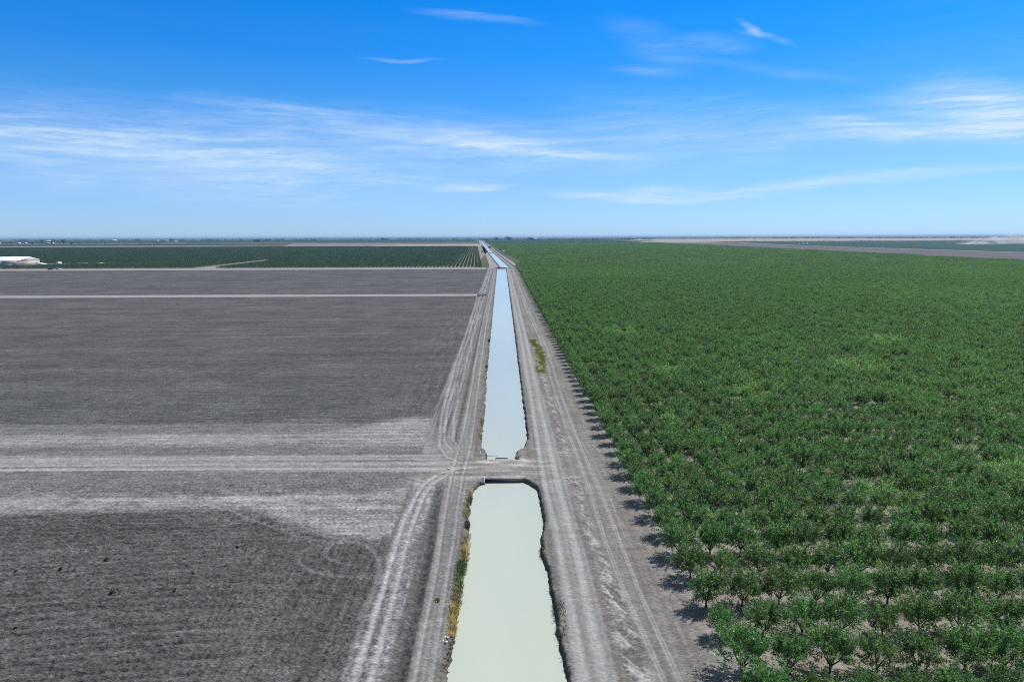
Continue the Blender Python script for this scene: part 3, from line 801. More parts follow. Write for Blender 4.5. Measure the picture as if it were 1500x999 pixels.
# ------------------------------------------------------------------ bank plants
def blade_clump(seed, n, lx, ly, h, lean=.35, w=.05, leafy=0):
    r = np.random.default_rng(seed)
    P = np.stack([r.normal(0, lx / 2.4, n), r.normal(0, ly / 2.4, n), np.zeros(n)], 1)
    P[:, 0] = np.clip(P[:, 0], -lx * .6, lx * .6); P[:, 1] = np.clip(P[:, 1], -ly * .6, ly * .6)
    D = unit(np.stack([r.normal(0, lean, n), r.normal(0, lean, n), np.ones(n)], 1))
    keep = vnoise(P[:, 0] * 1.3 + seed * 7.1, P[:, 1] * .9 + seed, 5) > r.uniform(.12, .55, n); P = P[keep]; D = D[keep]; n = len(P)
    fall = np.clip(1.1 - (np.abs(P[:, 1]) / ly) ** 2 - (np.abs(P[:, 0]) / lx) ** 2, .35, 1)
    ln = h * r.uniform(.45, 1.1, n) * fall
    V, q = leaf_quads(P, D, ln, np.full(n, w) * r.uniform(.7, 1.6, n), r, up=0)
    lv = np.clip(r.normal(.5, .25, n) + (vnoise(P[:, 0] * .8 + seed, P[:, 1] * 1.1, 9) - .5) * 1.1, 0, 1)
    if leafy:
        P2 = np.stack([np.clip(r.normal(0, lx / 3.2, leafy), -lx * .6, lx * .6), np.clip(r.normal(0, ly / 2.8, leafy), -ly * .6, ly * .6), np.abs(r.normal(.3, .35, leafy)) * h], 1)
        D2 = unit(r.normal(size=(leafy, 3)) + (0, 0, .4))
        V2, q2 = leaf_quads(P2, D2, r.uniform(.14, .32, leafy), r.uniform(.06, .14, leafy), r)
        V = np.concatenate([V, V2]); q = np.concatenate([q, q2 + 4 * n]); lv = np.concatenate([lv, np.clip(r.normal(.5, .25, leafy), 0, 1)])
    return V, q, lv
def plant(name, x, y, z, seed, n, lx, ly, h, mat, label, cat, group, leafy=0, lean=.35, w=.05):
    V, q, lv = blade_clump(seed, n, lx, ly, h, lean, w, leafy)
    o = obj(name, leaf_mesh(name, V, q, lv, M[mat]), None, (x, y, z)); o['tint'] = 0.0
    return tag(o, label, cat, group)
BG = 'plants along the canal banks'
plant('reed_clump', -6.75, 84.6, -.6, 1, 1300, 1.25, 6.4, 1.3, 'reed_dry', 'golden dry reed clump on the left canal bank nearest the camera', 'reeds', BG)
plant('reed_clump', -6.6, 89.6, -.65, 2, 900, 1.3, 5.6, 1.3, 'reed_brown', 'brown reed clump on the left bank between golden reeds and green weeds', 'reeds', BG, 500)
plant('weed_clump', -6.8, 94.4, -.65, 3, 700, 1.6, 5.0, 1.1, 'weed_green', 'olive green weed clump on the left bank beyond the brown reeds', 'weeds', BG, 1100)
plant('weed_clump', -6.35, 98.8, -.65, 4, 500, 1.3, 3.6, 1.4, 'weed_green', 'brightest green bushy weeds on the left bank just before a golden reed clump', 'weeds', BG, 900)
plant('reed_clump', -6.0, 106.0, -.6, 5, 1200, 1.05, 8.0, 1.2, 'reed_dry', 'long golden dry reed clump on the left bank beyond the green bushy weeds', 'reeds', BG)
plant('weed_clump', -6.3, 114.5, -.65, 6, 600, .8, 2.4, .9, 'weed_dark', 'small dark weed clump at the water edge beyond the long golden reeds', 'weeds', BG, 300)
plant('reed_clump', -6.9, 120.0, -.65, 7, 500, 1.2, 4.0, 1.0, 'weed_yellow', 'mustard yellow weed clump on the left bank below the earth crossing', 'weeds', BG, 400)
plant('reed_clump', -6.5, 125.5, -.65, 8, 500, 1.0, 4.6, 1.0, 'reed_brown', 'brown reed clump on the left bank below the earth crossing', 'reeds', BG, 200)
plant('reed_clump', -6.3, 130.6, -.65, 9, 400, .8, 3.4, .9, 'reed_dry', 'short straw coloured reeds at the bank corner below the crossing', 'reeds', BG, 100)
plant('reed_clump', -5.9, 171.0, -.65, 10, 600, .9, 7.0, 1.3, 'reed_dry', 'golden reed clump on the left bank above the earth crossing', 'reeds', BG)
plant('reed_clump', -5.6, 182.0, -.65, 11, 400, .8, 5.0, 1.1, 'reed_brown', 'brown reed clump on the left bank behind golden reeds above the crossing', 'reeds', BG)
plant('reed_clump', -6.2, 231.0, -.65, 12, 400, 1.0, 8.0, 1.2, 'reed_dry', 'farthest golden reed clump on the left bank of the long canal section', 'reeds', BG)
plant('weed_clump', -6.0, 262.0, -.65, 13, 300, .9, 5.0, 1.1, 'weed_dark', 'dark green weed clump on the left bank opposite the yellow grass patch', 'weeds', BG, 200)
plant('weed_clump', -6.1, 330.0, -.65, 14, 300, .9, 7.0, 1.2, 'weed_dark', 'dark weed clump on the far left canal bank', 'weeds', BG, 200)
plant('shrub', 7.85, 86.4, -.75, 15, 500, 1.2, 3.6, 1.1, 'weed_dark', 'dark green shrub on the right canal bank, larger and nearer one', 'shrub', BG, 1300, lean=.6)
plant('shrub', 7.8, 81.6, -.75, 16, 400, 1.0, 3.0, 1.0, 'weed_dark', 'dark shrub on the right bank nearest the bottom of the picture', 'shrub', BG, 900, lean=.6)
plant('shrub', 6.7, 104.0, -.75, 17, 350, .8, 2.6, .8, 'weed_dark', 'low dark shrub where the right bank juts into the water', 'shrub', BG, 500, lean=.6)
plant('shrub', 7.9, 121.0, -.75, 18, 300, .8, 3.4, .8, 'weed_dark', 'low dark weeds on the right bank just below the crossing', 'shrub', BG, 300, lean=.6)
plant('weed_tuft', -9.1, 88.5, 0, 19, 130, .5, .8, .4, 'weed_green', 'single green weed tuft between the wheel ruts of the canal road', 'weed', None, 120, lean=.7)
TL = ['largest dark weed tuft in the tilled near field', 'dark weed tuft in the near field close to the left picture edge, pair upper', 'dark weed tuft in the near field close to the left picture edge, pair lower',
      'dark weed tuft right of the largest tuft in the near field', 'dark weed tuft just above the one right of the largest tuft', 'dark weed tuft in the near field below the pale dusty swath',
      'dark weed tuft in the near field left of the wheel loops', 'dark weed tuft low in the left corner of the near field']
for k, (x, y, s) in enumerate(((-55.5, 91.5, 1.0), (-73.5, 97.9, .6), (-67.3, 98.6, .6), (-46.7, 91.7, .7), (-46.5, 96.7, .6), (-62.1, 101.6, .6), (-43.1, 105.4, .6), (-62.9, 82.5, .6))):
    plant('weed_tuft', x, y, .12, 40 + k, 80, .45 * s, .45 * s, .45 * s, 'weed_dark', TL[k], 'weed', 'weed tufts in the tilled field', 130, lean=.6)
# yellow-green ground cover between the roads
n = 16000; r = np.random.default_rng(60)
P = np.stack([15.6 + r.normal(0, 1.05, n) + .9 * np.sin(np.linspace(0, 3, n)), np.linspace(248, 330, n) + r.normal(0, 1, n), np.zeros(n)], 1)
P[:, 0] += (330 - P[:, 1]) * -.004 + (vnoise(P[:, 1] * .12, P[:, 1] * 0, 3) - .5) * 1.6
kk = (vnoise(P[:, 0] * .9, P[:, 1] * .22, 33) > r.uniform(.08, .6, n) * (1 + .6 * np.abs(P[:, 1] - 285) / 45)); P = P[kk]; n = len(P)
V, q = leaf_quads(P, unit(r.normal(0, .5, (n, 3)) + (0, 0, 1)), r.uniform(.2, .5, n), r.uniform(.05, .14, n), r, 0)
o = obj('yellow_grass', leaf_mesh('yellow_grass', V, q, np.clip(r.normal(.5, .25, n), 0, 1), M['weed_yellow'])); tag(o, kind='stuff'); o['tint'] = 0.0
# thin weeds at the water's edge
n = 5200
yy = np.concatenate([r.uniform(66, 136, n // 2), r.uniform(152, 420, n - n // 2)])
side = r.random(n) < .5
xe = np.where(side, np.interp(yy, _eL[:, 0], _eL[:, 1]) - .15 - np.abs(r.normal(.35, .3, n)), np.interp(yy, _eR[:, 0], _eR[:, 1]) + .08 + np.abs(r.normal(.2, .18, n)))
xe = np.where(side, xe - (fbm(yy * .55, yy * 0 + 3.3, 3, 11) - .5) * -.9, xe + (fbm(yy * .6, yy * 0 + 7.7, 3, 12) - .5) * .7)
keep = fbm(yy * .25, xe * 0, 2, 90) > .47
P = np.stack([xe, yy, np.full(n, -.72)], 1)[keep]; n2 = len(P)
V, q = leaf_quads(P, unit(r.normal(0, .4, (n2, 3)) + (0, 0, 1)), r.uniform(.3, .75, n2), r.uniform(.05, .12, n2), r, 0)
o = obj('bank_weeds', leaf_mesh('bank_weeds', V, q, np.clip(r.normal(.5, .25, n2), 0, 1), M['weed_dark'])); tag(o, kind='stuff'); o['tint'] = 0.0

# ------------------------------------------------------------------ the crossing's furniture
hw = empty('headwall', (.35, 136.35, 0))
tag(hw, 'concrete headwall coloured black for shade under the near edge of the earth crossing', 'headwall')
MB().box((0, .20, -.85), (7.7, .30, 1.62)).build('wall', M['dark_steel_and_shade'], hw)  # concrete face coloured near black: its shade is painted in, it is not steel
MB().box((0, .30, .0), (7.9, .42, .10)).build('coping', M['old_concrete'], hw)
gp = empty('gate_post', (-3.75, 135.6, 0)); tag(gp, 'white gate post with dark foot at the left end of the headwall', 'post')
MB().box((0, 0, .15), (.32, .32, 1.3)).box((0, 0, .84), (.40, .40, .10)).build('post', M['white_paint'], gp)
MB().box((0, 0, -1.0), (.5, .5, 1.0)).build('foot', M['dark_steel_and_shade'], gp)
tr = empty('trash_screen', (-.1, 149.35, 0)); tag(tr, 'dark steel trash screen at the far side of the crossing', 'screen')
f = MB()
for k in range(15): f.box((-1.2 + k * .17, .15, -.55), (.05, .05, 1.5))
f.build('bars', M['dark_steel_and_shade'], tr)
MB().box((0, .15, .24), (2.7, .22, .12)).box((-1.30, .15, -.5), (.12, .2, 1.4)).box((1.30, .15, -.5), (.12, .2, 1.4)).build('frame', M['dark_steel_and_shade'], tr)
wg = empty('water_gauge', (3.45, 150.9, 0)); tag(wg, 'white board rail standing at the right water edge beyond the crossing', 'gauge')
MB().box((0, 1.1, -.55), (.10, 2.6, .9)).build('board', M['white_paint'], wg)
MB().box((0, -.1, -.5), (.16, .16, 1.6)).box((0, 2.3, -.5), (.16, .16, 1.6)).build('post', M['concrete'], wg)
bm = empty('floating_boom', (-2.1, 154.2, -.77)); tag(bm, 'thin dark boom lying across the water near the left bank', 'boom')
MB().tube((-1.7, 0, 0.02), (1.3, .05, .02), .06, .05, 8).build('pole', M['rust'], bm)
MB().tube((-1.7, 0, -.3), (-1.7, 0, .5), .07, .07, 8).build('stake', M['rust'], bm)
cl = empty('concrete_slab', (5.3, 157.9, -.45)); tag(cl, 'pale broken concrete slab at the notch in the right bank', 'slab')
MB().box((0, 0, 0), (1.6, .8, .18), .3).box((.2, .5, -.15), (1.2, .9, .16), .1).build('slab', M['concrete'], cl)
mk = empty('marker_post', (-5.05, 152.6, 0)); tag(mk, 'short white marker post on the left bank beyond the crossing', 'post')
MB().tube((0, 0, -.2), (0, 0, .75), .11, .11, 8).tube((0, 0, .75), (0, 0, .82), .13, .10, 8).build('post', M['white_paint'], mk)
def rock(x, y, s, seed, label, grp='pale rubble on the left canal bank'):
    r = np.random.default_rng(seed)
    t = (1 + 5 ** .5) / 2
    v = np.array([(-1, t, 0), (1, t, 0), (-1, -t, 0), (1, -t, 0), (0, -1, t), (0, 1, t), (0, -1, -t), (0, 1, -t), (t, 0, -1), (t, 0, 1), (-t, 0, -1), (-t, 0, 1)]) / 1.9
    v = v * r.uniform(.75, 1.25, (12, 1)) * (s, s * .8, s * .55)
    fcs = np.array([(0,11,5),(0,5,1),(0,1,7),(0,7,10),(0,10,11),(1,5,9),(5,11,4),(11,10,2),(10,7,6),(7,1,8),(3,9,4),(3,4,2),(3,2,6),(3,6,8),(3,8,9),(4,9,5),(2,4,11),(6,2,10),(8,6,7),(9,8,1)])
    o = obj('rock', mesh_from('rock', v, fcs, [M['stone']]), None, (x, y, .1)); return tag(o, label, 'rock', grp)
rock(-7.55, 78.9, .22, 1, 'pale rubble lump beside the golden reeds, left one')
rock(-7.1, 78.6, .26, 2, 'largest pale rubble lump beside the nearest golden reeds')
rock(-7.3, 79.7, .20, 3, 'pale rubble lump farthest from the camera beside the nearest golden reeds')
rock(-7.0, 79.6, .18, 4, 'smallest pale rubble lump at the bank top by the nearest golden reeds')
rock(-11.6, 142.9, .34, 5, 'white stone lying at the left end of the earth crossing', None)
# stand pipes where the far cross road meets the canal track
def stand_pipe(x, y, label, s=1.0):
    t = empty('stand_pipe', (x, y, 0)); tag(t, label, 'stand pipe', 'irrigation stand pipes'); t.scale = (s, s, s)
    MB().tube((0, 0, -.2), (0, 0, 1.6), .75, .75, 14).tube((0, 0, 1.6), (0, 0, 1.75), .85, .85, 14).build('riser', M['concrete'], t)
    MB().tube((.7, 0, .7), (2.4, 0, .7), .35, .35, 10).build('outlet_pipe', M['dark_steel_and_shade'], t)
    MB().box((0, 0, 2.1), (.12, .12, .7)).box((0, 0, 2.45), (.7, .08, .08)).build('valve_handle', M['rust'], t)
stand_pipe(-19.2, 577.5, 'dark irrigation stand pipe on the left of a pair at the far cross road', 1.3)
stand_pipe(-15.2, 580.5, 'dark irrigation stand pipe on the right of a pair at the far cross road', 1.1)
stand_pipe(-22.2, 1072, 'irrigation stand pipe at the corner by the second canal crossing', 1.2)
# second and third crossings
for (x, y, w, label) in ((2, 1106, 24, 'dark concrete check gate across the canal at the second crossing'), (fc(2110), 2110, 16, 'dark concrete check gate farthest along the canal')):
    t = empty('check_gate', (x, y, 0)); tag(t, label, 'gate', 'check gates across the canal')
    MB().box((0, -4.5, .3), (w * .8, .6, 1.4)).build('wall', M['concrete'], t)
    for k in (-1, 0, 1): MB().box((k * w * .2, -5.0, .1), (w * .17, .2, 1.1)).build('gate_leaf', M['dark_steel_and_shade'], t)
    MB().box((0, 0, .45), (w, 8, .3)).build('deck', M['stone'], t)

# ------------------------------------------------------------------ farm buildings, vehicles
bn = empty('barn', (-885, 1262, 0), R(4)); tag(bn, 'white roofed open barn at the left edge beyond the dark fields', 'barn')
BW, BD, BE, BR = 66.0, 62.0, 10.0, 16.0
xs0, xs1 = -52.0, 28.0
roof = MB(); 
roof.prism([(-BD/2 - 1, BE - .2), (0, BR), (BD/2 + 1, BE - .2), (BD/2 + 1, BE + .2), (0, BR + .45), (-BD/2 - 1, BE + .2)], xs0, xs1, 'x').build('roof', M['roof_white'], bn)
MB().prism([(-BD/2 + .4, 0), (BD/2 - .4, 0), (BD/2 - .4, BE - .3), (0, BR - .3), (-BD/2 + .4, BE - .3)], xs1 - .9, xs1 - .5, 'x').build('end_wall', M['wall_tan'], bn)
MB().box(((2 + xs1 - 1) / 2, -BD/2 + .2, BE/2 - .2), (xs1 - 3, .4, BE - .4)).build('front_wall', M['wall_tan'], bn)
MB().box((-7.0, -BD/2 + .6, BE/2 - .2), (17.0, .4, BE - .4)).build('front_panel', M['wall_grey'], bn)
MB().box((-12, BD/2 - .5, BE/2 - .2), (78, .4, BE - .4)).build('back_wall', M['wall_dark'], bn)
for k in range(6): MB().box((-17 - k * 6.6, -BD/2 + .5, BE/2), (.5, .5, BE)).build('post', M['white_paint'], bn)
dr = MB().box((12, -BD/2 - .06, 2.6), (6, .12, 5.2)).build('door', M['white_paint'], bn)
MB().box((14.4, -BD/2 - .18, 2.3), (.2, .12, .6)).build('handle', M['dark_steel_and_shade'], dr)
sh = empty('lean_to_shed', (-935, 1222, 0), R(4)); tag(sh, 'low white shed with dark open front beside the barn at picture edge', 'shed')
MB().prism([(-7, 3.6), (7, 5.0), (7, 5.3), (-7, 3.9)], -18, 18, 'x').build('roof', M['roof_white'], sh)
MB().box((0, 6.6, 2.3), (35, .4, 4.4)).build('back_wall', M['wall_dark'], sh)
for k in range(4): MB().box((-15 + k * 10, -6.5, 1.7), (.8, .8, 3.6)).build('post', M['white_paint'], sh)

def truck(x, y, rz, label, grp=None, s=1.0, paint='white_paint'):
    t = empty('truck', (x, y, 0), rz); tag(t, label, 'truck', grp); t.scale = (s, s, s)
    MB().box((-1.4, 0, 2.3), (6.2, 2.4, 2.7)).build('cargo_box', M[paint], t)
    cb = MB().prism([(1.9, .7), (4.2, .7), (4.2, 1.6), (3.7, 2.9), (1.9, 2.9)], -1.1, 1.1).build('cab', M[paint], t)
    MB().prism([(3.75, 2.0), (4.10, 2.0), (3.82, 2.75), (3.60, 2.75)], -1.12, 1.12).build('windscreen', M['glass'], cb)
    MB().box((.9, 0, .62), (6.6, 1.6, .3)).build('chassis', M['dark_steel_and_shade'], t)
    for px in (-3.0, -1.6, 3.1):
        for sy in (-1, 1): MB().tube((px, sy * .85, .48), (px, sy * 1.18, .48), .48, .48, 14).build('wheel', M['tyre'], t)
truck(-841, 1268, R(10), 'white box truck parked at the right end of the barn', 'trucks by the barn', 1.5)
truck(-828, 1258, R(40), 'smaller white truck parked just right of the box truck', 'trucks by the barn', 1.2)
tk = empty('storage_tank', (-822, 1291, 0)); tag(tk, 'rounded pale storage tank standing right of the barn and trucks', 'tank')
MB().tube((0, 0, 0), (0, 0, 5.2), 4.2, 4.2, 20).tube((0, 0, 5.2), (0, 0, 6.6), 4.2, .6, 20).build('shell', M['pvc'], tk)
MB().tube((0, 0, 6.5), (0, 0, 7.0), .5, .5, 10).build('hatch', M['wall_grey'], tk)
yd = sheet('farm_yard', 0, 0, 0, 0, .08, M['pale_dirt'], [(-1000, 1215), (-830, 1225), (-815, 1270), (-760, 1300), (-640, 1318), (-640, 1326), (-770, 1318), (-830, 1330), (-1000, 1330)])
def flat_shed(x, y, w, dpt, h, label):
    t = empty('low_shed', (x, y, 0), R(3)); tag(t, label, 'shed', 'low sheds right of the barn')
    MB().prism([(-dpt/2 - .4, h), (0, h + .8), (dpt/2 + .4, h), (dpt/2 + .4, h + .2), (0, h + 1.0), (-dpt/2 - .4, h + .2)], -w/2 - .4, w/2 + .4, 'x').build('roof', M['stone'], t)
    MB().box((0, 0, h/2 - .02), (w, dpt, h - .06)).build('wall', M['wall_grey'], t)
    MB().box((w * .2, -dpt/2 - .06, h * .4), (w * .12, .1, h * .75)).build('door', M['wall_dark'], t)
flat_shed(-798, 1322, 19, 7, 1.5, 'long low pale shed between the round tank and the farm track')
flat_shed(-766, 1326, 12, 7, 1.7, 'short pale shed at the right end of the farm buildings')
def car(x, y, rz, label, paint, s=1.0):
    t = empty('parked_car', (x, y, .05), rz); tag(t, label, 'car', 'vehicles on the track below the barn'); t.scale = (s, s, s)
    MB().prism([(-2.25, .35), (2.25, .35), (2.3, .75), (1.2, .98), (-2.2, 1.0)], -.9, .9).build('body', M[paint], t)
    MB().prism([(-1.9, 1.0), (1.1, .98), (.55, 1.5), (-1.5, 1.52)], -.78, .78).build('cabin', M['glass'], t)
    MB().prism([(-1.5, 1.525), (.55, 1.505), (.45, 1.56), (-1.4, 1.58)], -.76, .76).build('roof', M[paint], t)
    for px in (-1.4, 1.4):
        for sy in (-1, 1): MB().tube((px, sy * .68, .34), (px, sy * .93, .34), .34, .34, 14).build('wheel', M['tyre'], t)
    for sy in (-.6, .6): MB().box((2.28, sy, .66), (.06, .35, .14)).build('headlight', M['pvc'], t)
car(-712, 1096, R(8), 'dark pickup parked on the pale track below the farm buildings', 'car_dark', 1.7)
car(-697, 1092, R(-4), 'white car parked on the pale track right of the dark pickup', 'white_paint', 1.7)

def far_house(x, y, w, h, dpt, label, wall='wall_grey'):
    t = empty('farm_building', (x, y, 0)); tag(t, label, 'building', 'farm buildings on the horizon')
    MB().box((0, 0, h/2 - .03), (w, dpt, h - .06)).build('wall', M[wall], t)
    MB().prism([(-dpt/2 - 1, h), (0, h + h * .45), (dpt/2 + 1, h)], -w/2 - 1, w/2 + 1, 'x').build('roof', M['roof_white'], t)
FH = [(-3960, 5480, 50, 13, 25, 'white farm building at the far left edge on the horizon'),
      (-3800, 5500, 22, 10, 20, 'small white farm building second from the left edge on the horizon'),
      (-3745, 5500, 16, 10, 16, 'tiny pale farm building between the left edge and the long white shed'),
      (-3540, 5470, 60, 8, 25, 'long low white shed left of the tall dark tree on the horizon'),
      (-5720, 8800, 70, 12, 30, 'pale long building behind the tall dark tree on the horizon'),
      (-5560, 10000, 75, 16, 40, 'bright white building right of the tall dark tree on the horizon'),
      (-4600, 9300, 50, 10, 30, 'left of two white buildings at the far horizon'),
      (-4480, 9300, 70, 10, 30, 'right of two white buildings at the far horizon'),
      (-3220, 6880, 34, 10, 20, 'lone white farm building in the dark green far fields'),
      (430, 8700, 45, 20, 30, 'white building among the dark trees right of the canal'),]
for a in FH: far_house(*a)
def silo(x, y, s, label):
    t = empty('silo', (x, y, 0)); tag(t, label, 'silo', 'white tanks by the right hand track'); t.scale = (s, s, s)
    MB().tube((0, 0, 0), (0, 0, 8), 4, 4, 16).build('shell', M['white_paint'], t)
    MB().tube((0, 0, 8), (0, 0, 10.5), 4.2, .5, 16).build('roof', M['roof_white'], t)
silo(1586, 3640, .9, 'left white tank beside the far right-hand track'); silo(1606, 3640, 1.0, 'middle white tank beside the far right-hand track'); silo(1628, 3640, 1.1, 'right and largest white tank beside the far right-hand track')
ph = empty('pump_house', (8, 2172, 0)); tag(ph, 'small white pump house on the right side of the far canal', 'pump house')
MB().box((0, 0, 2.2), (6, 6, 4.4)).build('wall', M['white_paint'], ph); MB().prism([(-3.6, 4.4), (0, 6), (3.6, 4.4)], -3.6, 3.6, 'x').build('roof', M['roof_white'], ph)

def crown_blob(seed, w, h, n, size):
    r = np.random.default_rng(seed); lob = [(r.uniform(-.28, .28) * w, r.uniform(-.2, .2) * w, h * r.uniform(.4, .75), r.uniform(.22, .34)) for _ in range(7)]
    P = []
    for i in range(n):
        lx, ly, lz, lr = lob[i % 7]; d = unit(r.normal(size=3)) * r.uniform(.5, 1) ** .5
        P.append((lx + d[0] * lr * w, ly + d[1] * lr * w, max(lz + d[2] * lr * h, h * .12)))
    V, q = leaf_quads(np.array(P), unit(r.normal(size=(n, 3)) + (0, 0, .3)), r.uniform(.6, 1.2, n) * size, r.uniform(.4, .8, n) * size, r)
    return V, q, np.clip(r.normal(.5, .25, n), 0, 1)
def big_tree(x, y, w, h, seed, label, mat='weed_dark', grp='trees on the horizon', cat='tree'):
    t = empty('tree', (x, y, 0)); tag(t, label, cat, grp)
    MB().tube((0, 0, -.2), (0, 0, h * .5), w * .05, w * .025, 7).build('trunk', M['bark'], t)
    V, q, lv = crown_blob(seed, w, h, 700, max(w, h) * .09)
    c = obj('crown', leaf_mesh('crown', V, q, lv, M[mat]), t); c['tint'] = 0.0
M['far_crown'] = leaf_material('far_crown', (.018, .036, .022), .3, .2)
BT = [(-3400, 5420, 36, 42, 'tallest dark tree on the left horizon'), (-3590, 5450, 16, 34, 'slim dark tree left of the tallest horizon tree'), (-3505, 5440, 22, 24, 'round dark tree just left of the tallest horizon tree'),
      (-3450, 5600, 26, 16, 'low dark tree at the left foot of the tallest horizon tree'), (-5080, 7000, 40, 40, 'dark tree at the far left edge above the white building'), (-3680, 5480, 18, 18, 'small dark tree between the far left farm buildings'),
      (-2750, 7750, 36, 26, 'lone dark tree in the far left fields right of two white buildings'), (-2880, 8600, 60, 24, 'wide dark tree clump on the left horizon'), (-2480, 7100, 60, 26, 'wide dark low tree standing alone in far green fields'),
      (-1700, 10000, 80, 32, 'dark tree clump on the horizon left of the canal end'), (120, 10400, 110, 52, 'tallest dark tree clump on the horizon right of the canal'), (420, 10000, 90, 36, 'broad dark tree clump on the horizon far right of the canal end'),
      (-60, 9800, 70, 36, 'dark tree clump nearest the canal end on the horizon')]
for k, (x, y, w, h, lab) in enumerate(BT): big_tree(x, y, w, h, 500 + k, lab, 'far_crown')
for k, (x, y, w, h, lab) in enumerate(((-57, 2100, 10, 9, 'left yellow-green bush by the canal end of the far orchard'), (-44, 2098, 10, 9, 'right yellow-green bush by the canal end of the far orchard'))):
    big_tree(x, y, w, h, 540 + k, lab, 'weed_yellow', 'yellow bushes by the far canal', 'bush')
# far tree belts along the horizon, one mass
r = np.random.default_rng(71); VV, QQ, LL, k = [], [], [], 0
belts = [(-15000, -400, 11200, 26, 300), (-9000, -1900, 8700, 12, 180), (-6200, -2700, 6650, 9, 200), (-260, 2100, 9400, 22, 130), (2000, 17000, 11200, 26, 280), (-5200, -2100, 5650, 9, 120), (2200, 8000, 6150, 9, 110), (-100, 1100, 5480, 9, 60)]
for x0, x1, y, h, n in belts:
    for i in range(n):
        x = r.uniform(x0, x1); w = r.uniform(25, 90); hh = h * r.uniform(.45, 1.1)
        m_ = 26; P = np.stack([x + r.normal(0, w / 2, m_), y + r.normal(0, 12, m_), np.abs(r.normal(.45, .28, m_)) * hh], 1)
        V, q = leaf_quads(P, unit(r.normal(size=(m_, 3)) + (0, 0, .2)), r.uniform(.5, 1, m_) * h * .6, r.uniform(.4, .8, m_) * h * .5, r)
        VV.append(V); QQ.append(q + k); LL.append(np.clip(r.normal(.5, .2, m_), 0, 1)); k += len(V)
o = obj('distant_woodland', leaf_mesh('distant_woodland', np.concatenate(VV), np.concatenate(QQ), np.concatenate(LL), M['far_crown'])); tag(o, kind='stuff'); o['tint'] = 0.0

# dust raised in the far right field
def dust_material():
    m, nt = nmat('dust'); out = N(nt, 'ShaderNodeOutputMaterial'); v = N(nt, 'ShaderNodeVolumePrincipled')
    v.inputs['Color'].default_value = (.93, .92, .90, 1); v.inputs['Anisotropy'].default_value = .3
    tc = N(nt, 'ShaderNodeTexCoord'); mp = N(nt, 'ShaderNodeMapping'); mp.inputs['Scale'].default_value = (.012, .012, .03)
    L(nt, tc.outputs['Object'], mp.inputs['Vector'])
    n = N(nt, 'ShaderNodeTexNoise'); n.inputs['Scale'].default_value = 1; n.inputs['Detail'].default_value = 3; L(nt, mp.outputs[0], n.inputs['Vector'])
    sx = N(nt, 'ShaderNodeSeparateXYZ'); L(nt, tc.outputs['Object'], sx.inputs[0])
    mr = N(nt, 'ShaderNodeMapRange'); mr.inputs['From Min'].default_value = .40; mr.inputs['From Max'].default_value = .66; mr.inputs['To Max'].default_value = .030
    L(nt, n.outputs['Fac'], mr.inputs['Value'])
    hz = N(nt, 'ShaderNodeMapRange'); hz.inputs['From Min'].default_value = 0; hz.inputs['From Max'].default_value = 95; hz.inputs['To Min'].default_value = 1; hz.inputs['To Max'].default_value = 0
    L(nt, sx.outputs['Z'], hz.inputs['Value'])
    k = N(nt, 'ShaderNodeMath', operation='MULTIPLY'); L(nt, mr.outputs[0], k.inputs[0]); L(nt, hz.outputs[0], k.inputs[1]); L(nt, k.outputs[0], v.inputs['Density'])
    L(nt, v.outputs[0], out.inputs['Volume']); return m
d_ = MB().prism([(-230, .3), (420, .3), (420, 74), (90, 74), (-60, 40), (-170, 8)], -55, 55).build('dust_cloud', dust_material(), None, (2790, 3800, 0)); tag(d_, kind='stuff')

# ------------------------------------------------------------------ haze
def haze_material(dens):
    m, nt = nmat('haze'); out = N(nt, 'ShaderNodeOutputMaterial'); v = N(nt, 'ShaderNodeVolumePrincipled')
    v.inputs['Color'].default_value = (.42, .72, 1.0, 1); v.inputs['Density'].default_value = dens; v.inputs['Anisotropy'].default_value = .1
    L(nt, v.outputs[0], out.inputs['Volume']); return m
HZ = MB().box((0, 28000, 38), (130000, 70000, 85.5)).build('haze', haze_material(2.4e-5)); tag(HZ, kind='stuff')

# ------------------------------------------------------------------ sky, sun, camera
SUN_EL, SUN_AZ = R(55), math.atan2(.83, .55)            # azimuth from +Y towards +X
w = bpy.data.worlds.new('World'); bpy.context.scene.world = w; w.use_nodes = True
nt = w.node_tree; nt.nodes.clear()
out = N(nt, 'ShaderNodeOutputWorld'); bg = N(nt, 'ShaderNodeBackground'); bg.inputs['Strength'].default_value = .10
sky = N(nt, 'ShaderNodeTexSky'); sky.sky_type = 'NISHITA'; sky.sun_disc = False; sky.sun_elevation = SUN_EL; sky.sun_rotation = SUN_AZ
sky.air_density = 1.0; sky.dust_density = 0.0; sky.ozone_density = 3.0; sky.altitude = 50
hs = N(nt, 'ShaderNodeHueSaturation'); hs.inputs['Saturation'].default_value = 1.0; hs.inputs['Hue'].default_value = .5; hs.inputs['Value'].default_value = 1.0
tc = N(nt, 'ShaderNodeTexCoord'); sep = N(nt, 'ShaderNodeSeparateXYZ'); L(nt, tc.outputs['Generated'], sep.inputs[0])
def wm(op, a, b=None, clamp=False):
    k = N(nt, 'ShaderNodeMath', operation=op); k.use_clamp = clamp
    for i, s in enumerate((a, b)):
        if s is None: continue
        if isinstance(s, (int, float)): k.inputs[i].default_value = s
        else: L(nt, s, k.inputs[i])
    return k.outputs[0]
az = wm('ARCTAN2', sep.outputs['X'], sep.outputs['Y']); el = wm('ARCSINE', sep.outputs['Z'])
gr = N(nt, 'ShaderNodeValToRGB'); gr.color_ramp.interpolation = 'EASE'
